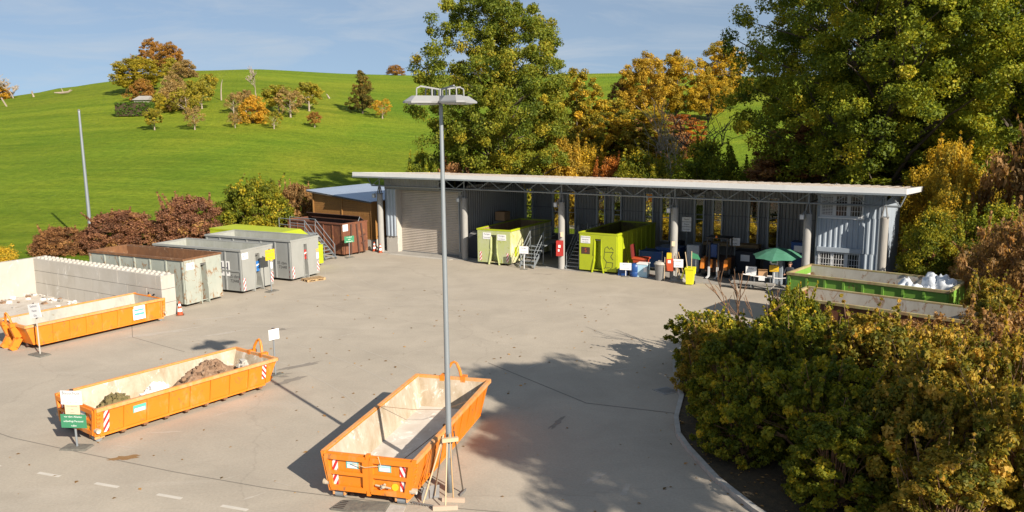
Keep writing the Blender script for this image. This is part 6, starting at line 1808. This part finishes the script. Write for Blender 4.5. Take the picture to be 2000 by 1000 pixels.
# --- shrubs behind the roof edge
shr = plant('shrub', 'round green-yellow shrub showing above the middle of the hall roof', 'shrub', 'shrubs behind the hall', G(11.8, 71.5), 121, 6.7, 3.2, .2, 'mound', 150, 230, .17, 'L_bushg', 'bark', .05, .85, 44, 'stems', 'foliage', 6, lump=.22, sprout=5)
def scopy(x, y, rz, sc, lab, mat, grp='shrubs behind the hall', src=None, z=None):
    return dup(src or shr, G(x, y) if z is None else (x, y, z), R(rz), lab, grp, sc, {'foliage': M[mat]})
scopy(4.6, 76, 40, (.85, .85, 1.2), 'orange shrub above the roof, nearest the tall olive trunk', 'L_orange')
scopy(7.6, 79, 140, (.85, .85, 1.05), 'yellow-orange shrub above the roof right of the orange one', 'L_yellow')
scopy(9.3, 75, 240, (.7, .7, .9), 'russet shrub above the roof left of the round green shrub', 'L_red')
scopy(-8.0, 74, 0, (.72, .72, 1.0), 'dark green shrub above the roof directly right of the lamp pole', 'L_dark')
scopy(-5.2, 72.5, 70, (.66, .66, .86), 'pinkish brown shrub low above the roof right of the lamp pole', 'L_brown')
scopy(-1.5, 73.5, 200, (.9, .9, .98), 'olive shrub above the roof in front of the tall olive trunk', 'L_bushg')
scopy(18.2, 74, 60, (1.0, 1.0, 1.12), 'dark shrub in shade above the roof, right of the round green shrub', 'L_dark')
scopy(22.4, 72, 160, (.9, .9, .92), 'dark shrub in shade at the foot of the sloping bare tree', 'L_dark')
tcopy(mid, 24.4, 68, 40, (1.25, 1.25, .60), 'brown and yellow understorey tree below the dark oak on the right', 'L_brown', 'understorey trees on the right')
tcopy(mid, 28.2, 70, 160, (1.4, 1.4, .56), 'olive understorey tree deep in shade below the dark oak', 'L_olive', 'understorey trees on the right')
tcopy(mid, 30.2, 63, 280, (1.4, 1.4, .50), 'dark understorey tree behind the right end of the roof', 'L_dark', 'understorey trees on the right')
scopy(29.8, 54.6, 100, (.98, .98, 1.12), 'golden yellow shrub rising past the right end of the hall roof', 'L_yellow', 'shrubs at the right end of the hall')
p = B(37.2, 9.4); scopy(p.x, p.y, 300, (.62, .62, 1.14), 'golden shrub overlapping the back corner of the hall roof on the right', 'L_yellow', 'shrubs at the right end of the hall', z=0)
p = B(36.9, 2.6); scopy(p.x, p.y, 20, (.52, .52, .66), 'green shrub in shade close to the last grey column', 'L_bushg', 'shrubs at the right end of the hall', z=0)
p = B(37.2, 7.0); scopy(p.x, p.y, 120, (.56, .56, .80), 'olive shrub in shade along the right gable of the hall', 'L_olive', 'shrubs at the right end of the hall', z=0)
p = B(39.6, 4.6); scopy(p.x, p.y, 220, (.62, .62, .70), 'dark green shrub behind the russet bushes right of the hall', 'L_dark', 'shrubs at the right end of the hall', z=0)
for i, (s_, t_, q_, lab) in enumerate(((22.0, 15.5, .34, 'low golden bush behind the back windows above the forklift'), (26.5, 15.0, .30, 'low golden bush behind the back windows left of the parasol'), (17.0, 16.0, .28, 'low yellow bush behind the back windows beside the bright container'))):
    p = B(s_, t_); scopy(p.x, p.y, 50 * i, (.8, .8, q_), lab, 'L_yellow', 'bushes seen through the hall windows', z=0)
# --- row of shrubs behind the left containers
row = 'shrubs behind the left containers'
full = plant('shrub', 'rounded dark russet shrub behind the rusty grey container', 'shrub', row, (-25.2, 62.3, -.05), 122, 4.1, 2.9, .1, 'mound', 330, 140, .14, 'L_wine', 'twig', .04, .46, 60, 'stems', 'foliage', 6, lump=.12, outer=.68, sprout=9)
scopy(-34.4, 60.3, 0, (.72, .72, .50), 'low sparse reddish shrub left of the thin grey mast', 'L_brown', row, full, -.05)
scopy(-30.4, 62.2, 80, (1.08, 1.08, .74), 'reddish brown shrub right of the thin grey mast', 'L_wine', row, full, -.05)
scopy(-20.8, 64.3, 260, (1.14, 1.14, 1.26), 'largest green and yellow shrub behind the grey containers', 'L_bushg', row, full, -.05)
scopy(-18.0, 67.0, 330, (.72, .72, 1.12), 'russet shrub between the yellow-green shrub and the wooden shed', 'L_bushb', row, full, -.05)

# --- orchard on the hill
orch = plant('orchard_tree', 'small yellow-green fruit tree alone below the clipped hedge', 'tree', 'orchard trees on the hill', G(-56.6, 128.7), 131, 3.5, 1.45, .9, 'oval', 55, 70, .20, 'O_olive', 'bark_pale', .10, .42, 22)
orc2 = plant('orchard_tree', 'thin brown fruit tree with a pale trunk below the orchard clump', 'tree', 'orchard trees on the hill', G(-50.1, 128.4), 132, 3.8, 1.6, .8, 'tall', 40, 45, .20, 'O_brown', 'bark_pale', .10, .48, 26)
orcb = plant('orchard_bush', 'orange bush with a dark foot on the lower orchard slope', 'bush', 'orchard trees on the hill', G(-43.0, 136.2), 133, 4.4, 2.5, .1, 'mound', 90, 80, .24, 'O_orange', 'bark', .05, .6, 20, 'stems', 'crown', 5)
og = 'orchard trees on the hill'
for src, x, y, rz, sc, lab, mat in (
    (orch, -56.2, 148.1, 30, 1.3, 'yellow fruit tree at the right end of the brown orchard clump', 'O_olive'),
    (orc2, -57.2, 143.4, 100, (1.4, 1.4, 1.15), 'brown fruit tree in front of the orchard clump', 'O_olive'),
    (orcb, -60.6, 147.6, 60, (1.05, 1.05, 1.05), 'pinkish brown thicket right of the yellow bush by the hedge', 'O_brown'),
    (orcb, -64.5, 156.5, 160, (1.1, 1.1, 1.1), 'grey-brown thicket above the clipped hedge', 'O_brown'),
    (orc2, -58.8, 154.0, 10, (1.6, 1.6, 1.2), 'thin greenish tree at the top of the orchard clump', 'O_olive'),
    (orcb, -62.4, 145.1, 200, (.70, .70, .72), 'bright yellow bush against the right end of the hedge', 'O_yellow'),
    (orch, -61.6, 167.1, 200, 1.12, 'single yellow-green tree high on the slope with a round shadow', 'O_olive'),
    (orc2, -49.1, 144.1, 230, (.95, .95, .95), 'left one of two brown fruit trees above the orange bush', 'O_brown'),
    (orch, -47.4, 145.6, 90, (1.12, 1.12, 1.14), 'right one of two brown fruit trees above the orange bush', 'O_brown'),
    (orc2, -38.7, 132.4, 300, (.8, .8, .78), 'nearly leafless fruit tree right below the orange bush', 'O_olive'),
    (orc2, -44.7, 131.4, 20, (.62, .62, .68), 'tiny nearly leafless tree left below the orange bush', 'O_brown'),
    (orch, -42.0, 147.2, 10, (1.75, 1.75, 1.42), 'olive fruit tree standing left of its darker neighbour', 'O_olive'),
    (orc2, -39.2, 144.6, 140, (1.45, 1.45, 1.30), 'brown fruit tree with a white trunk in front of the dark green tree', 'O_brown'),
    (orch, -38.0, 153.4, 250, (1.65, 1.65, 1.52), 'dark green tree with a yellow edge in the orchard', 'O_olive'),
    (orch, -33.4, 138.0, 60, (.75, .75, .74), 'tiny red-leaved tree on the lower slope', 'O_red'),
    (orc2, -24.1, 152.5, 330, (1.1, 1.1, .95), 'leaning yellow-brown tree right of the tall bronze tree', 'O_orange'),
    (orcb, -73.0, 162.0, 20, (.95, .95, .85), 'russet thicket below the round yellow tree on the hill', 'O_red'),
    (orcb, -79.0, 199.6, 80, (1.2, 1.2, .9), 'brown thicket right of the red hilltop trees', 'O_brown'),
    (orcb, -84.5, 205.0, 240, (1.1, 1.1, 1.0), 'green-brown thicket below the red hilltop trees', 'O_olive'),
    (orcb, -122.8, 196.5, 10, (1.0, 1.0, .8), 'orange bush at the left edge of the hill', 'O_orange'),
    (orcb, -33.2, 237.0, 120, (1.0, 1.0, .62), 'low reddish bush on the skyline left of the tall olive tree', 'O_red'),
):
    sc = tuple(1.04 * v for v in (sc if hasattr(sc, '__len__') else (sc,) * 3))
    dup(src, G(x, y), R(rz), lab, og, sc, {'crown': M[mat]})
plant('bronze_tree', 'tall tapering bronze-green tree with a long shadow on the open slope', 'tree', og, G(-28.5, 156.4), 134, 8.3, 2.9, .9, 'cone', 130, 85, .24, 'L_spruce', 'bark', .14, .55, 40)
tcopy(rnd, -80.5, 175.9, 40, (1.12, 1.12, .60), 'wide round yellow-green tree near the hilltop', 'O_yellow', og)
tcopy(rnd, -95.0, 219.0, 140, (.78, .78, .76), 'taller red-orange tree on the hilltop, left of its twin', 'O_red', og)
tcopy(rnd, -86.5, 210.0, 220, (.74, .74, .66), 'red-orange tree on the hilltop, right of its twin', 'O_red', og)
bare('bare_tree', 'grey leafless tree behind the round yellow tree on the hilltop', 'tree', G(-99.5, 214), 211, 9, .8, .16, 'twig', 5, og, .045)
bare('bare_tree', 'pale leafless tree above the orange bush in the orchard', 'tree', G(-50.1, 160.5), 212, 7, .45, .16, 'bark_pale', 4, og, .05)
bare('bare_tree', 'leafless grey tree at the far left of the hill', 'tree', G(-119.5, 196.0), 213, 6.6, .9, .15, 'bark_pale', 5, og, .05)
bare('tree_stump', 'pale broken stump with two prongs right of the far left bare tree', 'tree stump', G(-112.3, 192.0), 214, 3.2, .6, .28, 'bark_pale', 1, og)
bare('tree_stump', 'small pale forked stump alone in the middle of the slope', 'tree stump', G(-38.2, 171.7), 215, 2.2, .8, .22, 'bark_pale', 1, og)
t = thing('fallen_log', 'pale fallen trunk lying on the grass at the upper left', 'log', G(-101.5, 185.5, .3))
mb = MB(); mb.path([(-2.2, 0, .2), (-.6, .2, .15), (1.0, 0, .3), (2.0, -.2, .7)], [.12, .26, .24, .08], 8); mb.path([(-.2, .1, .2), (-.5, 0, 1.2)], [.14, .05], 6); mb.path([(.8, 0, .3), (1.4, .5, 1.0)], [.12, .04], 6); mb.build('wood', M['bark_pale'], t)
t = thing('dead_trunk', 'thin dead pale trunk standing upright left of the pale leafless tree', 'tree', G(-56.3, 158.6))
mb = MB(); mb.path([(0, 0, 0), (.05, 0, 1.6), (.2, 0, 3.0), (.5, 0, 4.0)], [.15, .12, .09, .03], 7); mb.build('wood', M['bark_pale'], t)
t = thing('leaning_post', 'leaning pale post on the grass at the left edge of the hill', 'post', G(-108.0, 174.5))
mb = MB(); mb.bar((0, 0, 0), (-1.0, 0, 1.9), .22); mb.build('wood', M['bark_pale'], t)
t = thing('hill_hut', 'small hut with a pale grey roof behind the clipped hedge', 'hut', G(-69.2, 153.5))
mb = MB(); mb.box(-1.2, 1.2, -1.2, 1.2, -.5, 1.1); mb.build('wall', M['conc'], t)
mb = MB(); mb.hexa([(-1.5, -1.6, 1.1), (1.5, -1.6, 1.1), (1.5, 1.6, 1.1), (-1.5, 1.6, 1.1), (-.7, -.05, 1.9), (1.5, -.05, 1.9), (1.5, .05, 1.9), (-.7, .05, 1.9)]); mb.build('roof', M['conc_dark'], t)
rng = np.random.default_rng(7)
n = 420; cen = np.stack([rng.uniform(-3.3, 3.3, n), rng.uniform(-1.0, 1.0, n), rng.uniform(.1, 2.2, n)], 1)
f_ = rng.integers(0, 4, n); cen[f_ == 0, 1] = -1.0; cen[f_ == 1, 2] = 2.25; cen[f_ == 2, 0] = 3.3
me = leaf_mesh('hedge', cen, np.full(n, .22), 26, .16, rng, 'L_hedge', np.full(n, .5))
o = bpy.data.objects.new('clipped_hedge', me); COL.objects.link(o); o.location = G(-66.2, 143.3); o.rotation_euler = (0, 0, R(-8))
tag(o, 'square clipped dark green hedge in front of the small hut on the hill', 'hedge')
hc = MB(); hc.box(-3.2, 3.2, -.9, .9, 0, 2.15); hc.build('stems', M['soil'], o)

# --- planted island in the foreground
kerbline = [(7.6, 33.6), (6.6, 31.6), (6.15, 29.2), (5.85, 26.6), (5.25, 24.6), (5.03, 23.2), (5.11, 22.1), (5.41, 20.07), (5.92, 18.35), (6.9, 16.2), (8.4, 13.5), (10.5, 10.5)]
mb = MB()
for (a, b) in zip(kerbline[:-1], kerbline[1:]): mb.bar((a[0], a[1], .06), (b[0], b[1], .06), .15, .13)
tag(mb.build('kerb', M['kerb']), kind='structure')
mb = MB(); mb.prism_z([(x + .08, y) for x, y in kerbline][::-1] + [(16, 33), (24, 30), (27, 10)][::-1][::-1], .0, .075)
soil_pts = [(x + .09, y) for x, y in kerbline] + [(30, 8), (30, 27.5), (20.5, 27.5), (11, 31.0)]
mb = MB(); mb.prism_z(soil_pts[::-1], -.01, .08)
tag(mb.build('soil_bed', M['soil']), kind='structure')
mb = MB(); mb.prism_z([(22.5, 31), (24, 40), (31, 47), (44, 40), (44, 27), (30, 27.4)][::-1], -.05, .03)
tag(mb.build('forest_floor', M['soil']), kind='structure')
rng = np.random.default_rng(3)
n = 700
cx = rng.uniform(3.0, 9, n); cy = rng.uniform(15, 31, n)
kx = np.interp(cy, [p[1] for p in kerbline][::-1], [p[0] for p in kerbline][::-1])
keep = (cx > kx - .9 * rng.random(n) ** 2)
cen = np.stack([cx, cy, np.where(cx > kx, .10, .012)], 1)[keep]
me = leaf_mesh('fallen_leaves', cen, np.full(len(cen), .01), 1, .10, rng, 'L_bushb', rng.random(len(cen)), up=3.0)
o = bpy.data.objects.new('fallen_leaves', me); COL.objects.link(o)
tag(o, 'fallen brown leaves along the kerb of the bush island', 'leaves', kind='stuff')

fg = 'foreground bushes on the kerbed island'
b1 = plant('bush', 'green-yellow bush at the left tip of the island above the kerb bend', 'bush', fg, (6.8, 24.0, .07), 141, 3.0, 1.55, .05, 'mound', 300, 95, .10, 'L_bushg', 'twig', .02, .21, 110, 'stems', 'foliage', 6, lump=.38, asp=.7, sprout=12)
b2 = plant('bush', 'leafy green bush in the middle of the island with upright yellow shoots', 'bush', fg, (10.4, 28.6, .07), 142, 2.5, 1.7, .1, 'oval', 300, 95, .10, 'L_bushg', 'twig', .02, .21, 110, 'stems', 'foliage', 6, lump=.42, asp=.7, sprout=14)
b3 = plant('bush', 'rusty brown twiggy bush at the back of the island below the white-sided skip', 'bush', fg, (14.6, 28.2, .07), 143, 2.1, 1.9, .1, 'oval', 280, 75, .09, 'L_bushb', 'twig', .018, .25, 170, 'stems', 'foliage', 6, lump=.4, asp=.6, sprout=10)
def bcopy(src, x, y, rz, sc, lab, mat):
    return dup(src, (x, y, .07), R(rz), lab, fg, sc, {'foliage': M[mat]})
for src, x, y, rz, sc, lab, mat in (
    (b2, 10.55, 29.3, 140, (.58, .58, 1.26), 'slim upright yellow-green shoot standing before the left end of the skips', 'L_bushg'),
    (b2, 7.6, 29.3, 40, (.86, .86, .9), 'green bush at the far left of the island below the bare twigs', 'L_bushg'),
    (b1, 6.9, 27.1, 120, (.8, .8, .80), 'sparse olive bush overhanging the kerb near the drain grate', 'L_bushm'),
    (b2, 12.9, 28.9, 200, (.9, .9, .80), 'green bush with tall yellow tips below the middle of the skips', 'L_bushg'),
    (b1, 8.9, 27.4, 300, (1.1, 1.1, .76), 'dense green bush right behind the olive kerb bush', 'L_bushg'),
    (b1, 11.2, 26.2, 30, (1.2, 1.2, .84), 'dark green bush in the centre of the island', 'L_bushg'),
    (b3, 13.6, 26.0, 90, (1.0, 1.0, 1.15), 'pale brown bush in the centre right of the island', 'L_bushb'),
    (b3, 17.6, 27.0, 170, (1.15, 1.15, 1.15), 'tall rusty bush at the right rear of the island', 'L_bushb'),
    (b1, 17.9, 28.4, 250, (.9, .9, 1.0), 'tall yellow-brown bush hiding the right end of the skips', 'L_bushm'),
    (b1, 6.75, 21.6, 200, (.80, .80, .86), 'low dark bush on the kerb at the narrowest point of the road', 'L_bushg'),
    (b2, 8.3, 23.6, 310, (1.0, 1.0, 1.25), 'green-yellow bush behind the kerb bend', 'L_bushg'),
    (b2, 8.6, 20.6, 100, (1.0, 1.0, 1.2), 'bright yellow-green bush beside the shaded road', 'L_bushg'),
    (b1, 10.5, 23.0, 70, (1.2, 1.2, 1.22), 'mixed green and rust bush in the middle of the near island', 'L_bushm'),
    (b3, 12.8, 23.2, 20, (1.05, 1.05, 1.5), 'brown and yellow bush just right of the middle of the island', 'L_bushm'),
    (b3, 15.6, 24.0, 210, (1.15, 1.15, 1.6), 'brown twiggy bush near the right edge of the island', 'L_bushb'),
    (b1, 7.95, 18.6, 10, (.95, .95, .80), 'dark green bush low over the kerb at the bottom of the photo', 'L_bushg'),
    (b2, 9.9, 18.4, 240, (1.0, 1.0, 1.27), 'green bush at the bottom middle of the island', 'L_bushm'),
    (b1, 11.2, 20.4, 160, (1.2, 1.2, 1.12), 'large yellow and green bush in the near right of the island', 'L_bushm'),
    (b3, 13.4, 20.2, 300, (1.1, 1.1, 1.75), 'golden brown bush at the right edge of the near island', 'L_bushm'),
    (b1, 9.1, 15.9, 80, (.95, .95, .82), 'yellowish bush cut by the bottom edge of the photo', 'L_bushm'),
    (b2, 11.4, 16.8, 20, (1.0, 1.0, 1.35), 'yellow-green bush in the bottom right corner', 'L_bushm'),
    (b1, 18.9, 30.9, 130, (.8, .8, 1.05), 'yellow leafy bush overhanging the right end of the green skip', 'L_bushm'),
):
    bcopy(src, x, y, rz, sc, lab, mat)
fg = 'russet bushes right of the hall'
for src, x, y, rz, sc, lab, mat in (
    (b3, 23.2, 36.2, 0, (1.4, 1.4, 2.2), 'rusty bush right behind the white sacks', 'L_bushb'),
    (b3, 25.4, 40.2, 80, (1.4, 1.4, 1.6), 'tall russet bush between the golden shrub and the white sacks', 'L_bushb'),
    (b3, 30.2, 44.0, 160, (1.8, 1.8, 4.2), 'tallest russet bush at the right edge beneath the dark oak', 'L_bushb'),
    (b3, 22.6, 32.6, 240, (1.3, 1.3, 2.6), 'brown bush at the right edge level with the skips', 'L_bushb'),
    (b3, 25.0, 44.6, 300, (1.2, 1.2, 1.7), 'dark reddish bush in the shade right of the olive gable shrub', 'L_wine'),
    (b1, 23.8, 39.8, 50, (1.1, 1.1, 1.0), 'yellow bush low in front of the tall russet bush', 'L_bushm'),
    (b1, 21.2, 33.0, 110, (.55, .55, .80), 'small crimson-leaved bush at the right edge of the skips', 'L_crimson'),
    (b3, 31.5, 45.5, 30, (1.9, 1.9, 4.0), 'russet bush cut by the right edge of the photo', 'L_bushb'),
):
    dup(src, (x, y, 0), R(rz), lab, fg, sc, {'foliage': M[mat]})
fg = 'bare twigs at the left of the island'
bare('bare_shrub', 'bare upright shrub with reddish twigs in front of the grey bench', 'shrub', (8.75, 30.2, .07), 221, 4.6, .28, 0.052500000000000005, 'twig', 3, fg)
bare('bare_shrub', 'bare pinkish shrub with spreading twigs just right of the upright one', 'shrub', (9.2, 29.7, .07), 222, 3.9, .42, 0.048, 'twig', 3, fg)
bare('bare_shrub', 'thin bare shrub reaching over the kerb near the yellow bin', 'shrub', (7.5, 30.2, .07), 223, 2.8, .5, 0.039, 'twig', 3, fg)
rng = np.random.default_rng(8); n = 260
cen = np.stack([rng.uniform(-16, 6, n), rng.uniform(18, 46, n), np.full(n, .012)], 1)
me = leaf_mesh('blown_leaves', cen, np.full(n, .01), 1, .11, rng, 'L_bushb', rng.random(n), up=4.0)
o = bpy.data.objects.new('blown_leaves', me); COL.objects.link(o)
tag(o, 'single brown leaves blown across the open yard', 'leaves', kind='stuff')
# tall weeds beside the left wall
rng = np.random.default_rng(17); n = 160
cen = np.stack([rng.uniform(-44, -33.5, n), rng.uniform(55, 61, n), rng.uniform(.1, .55, n)], 1)
cen[:, 0] = -31.5 - (cen[:, 1] - 50) * .62 - rng.random(n) * 3.2
me = leaf_mesh('weeds', cen, np.full(n, .40), 40, .12, rng, 'L_olive', np.clip(rng.normal(.75, .2, n), 0, 1))
o = bpy.data.objects.new('tall_weeds', me); COL.objects.link(o)
tag(o, 'yellow flowering weeds along the edge of the meadow behind the wall', 'weeds', kind='stuff')

# stored containers behind the hall, glimpsed through its windows
sg_ = 'stored containers behind the hall'
p = B(17.5, 31.5); k = tall_container('orange container behind the hall seen through its back windows', sg_, (p.x, p.y, 0.01), R(-31 + 90), 6, 2.4, 2.4, 'orange', 'dust', 6)
p = B(22.0, 30.0); dup(k, (p.x, p.y, .01), R(-31 + 95), 'yellow-green container behind the hall seen through its back windows', sg_, None, {'body': M['lime'], 'front_panel': M['lime'], 'rim': M['lime']})
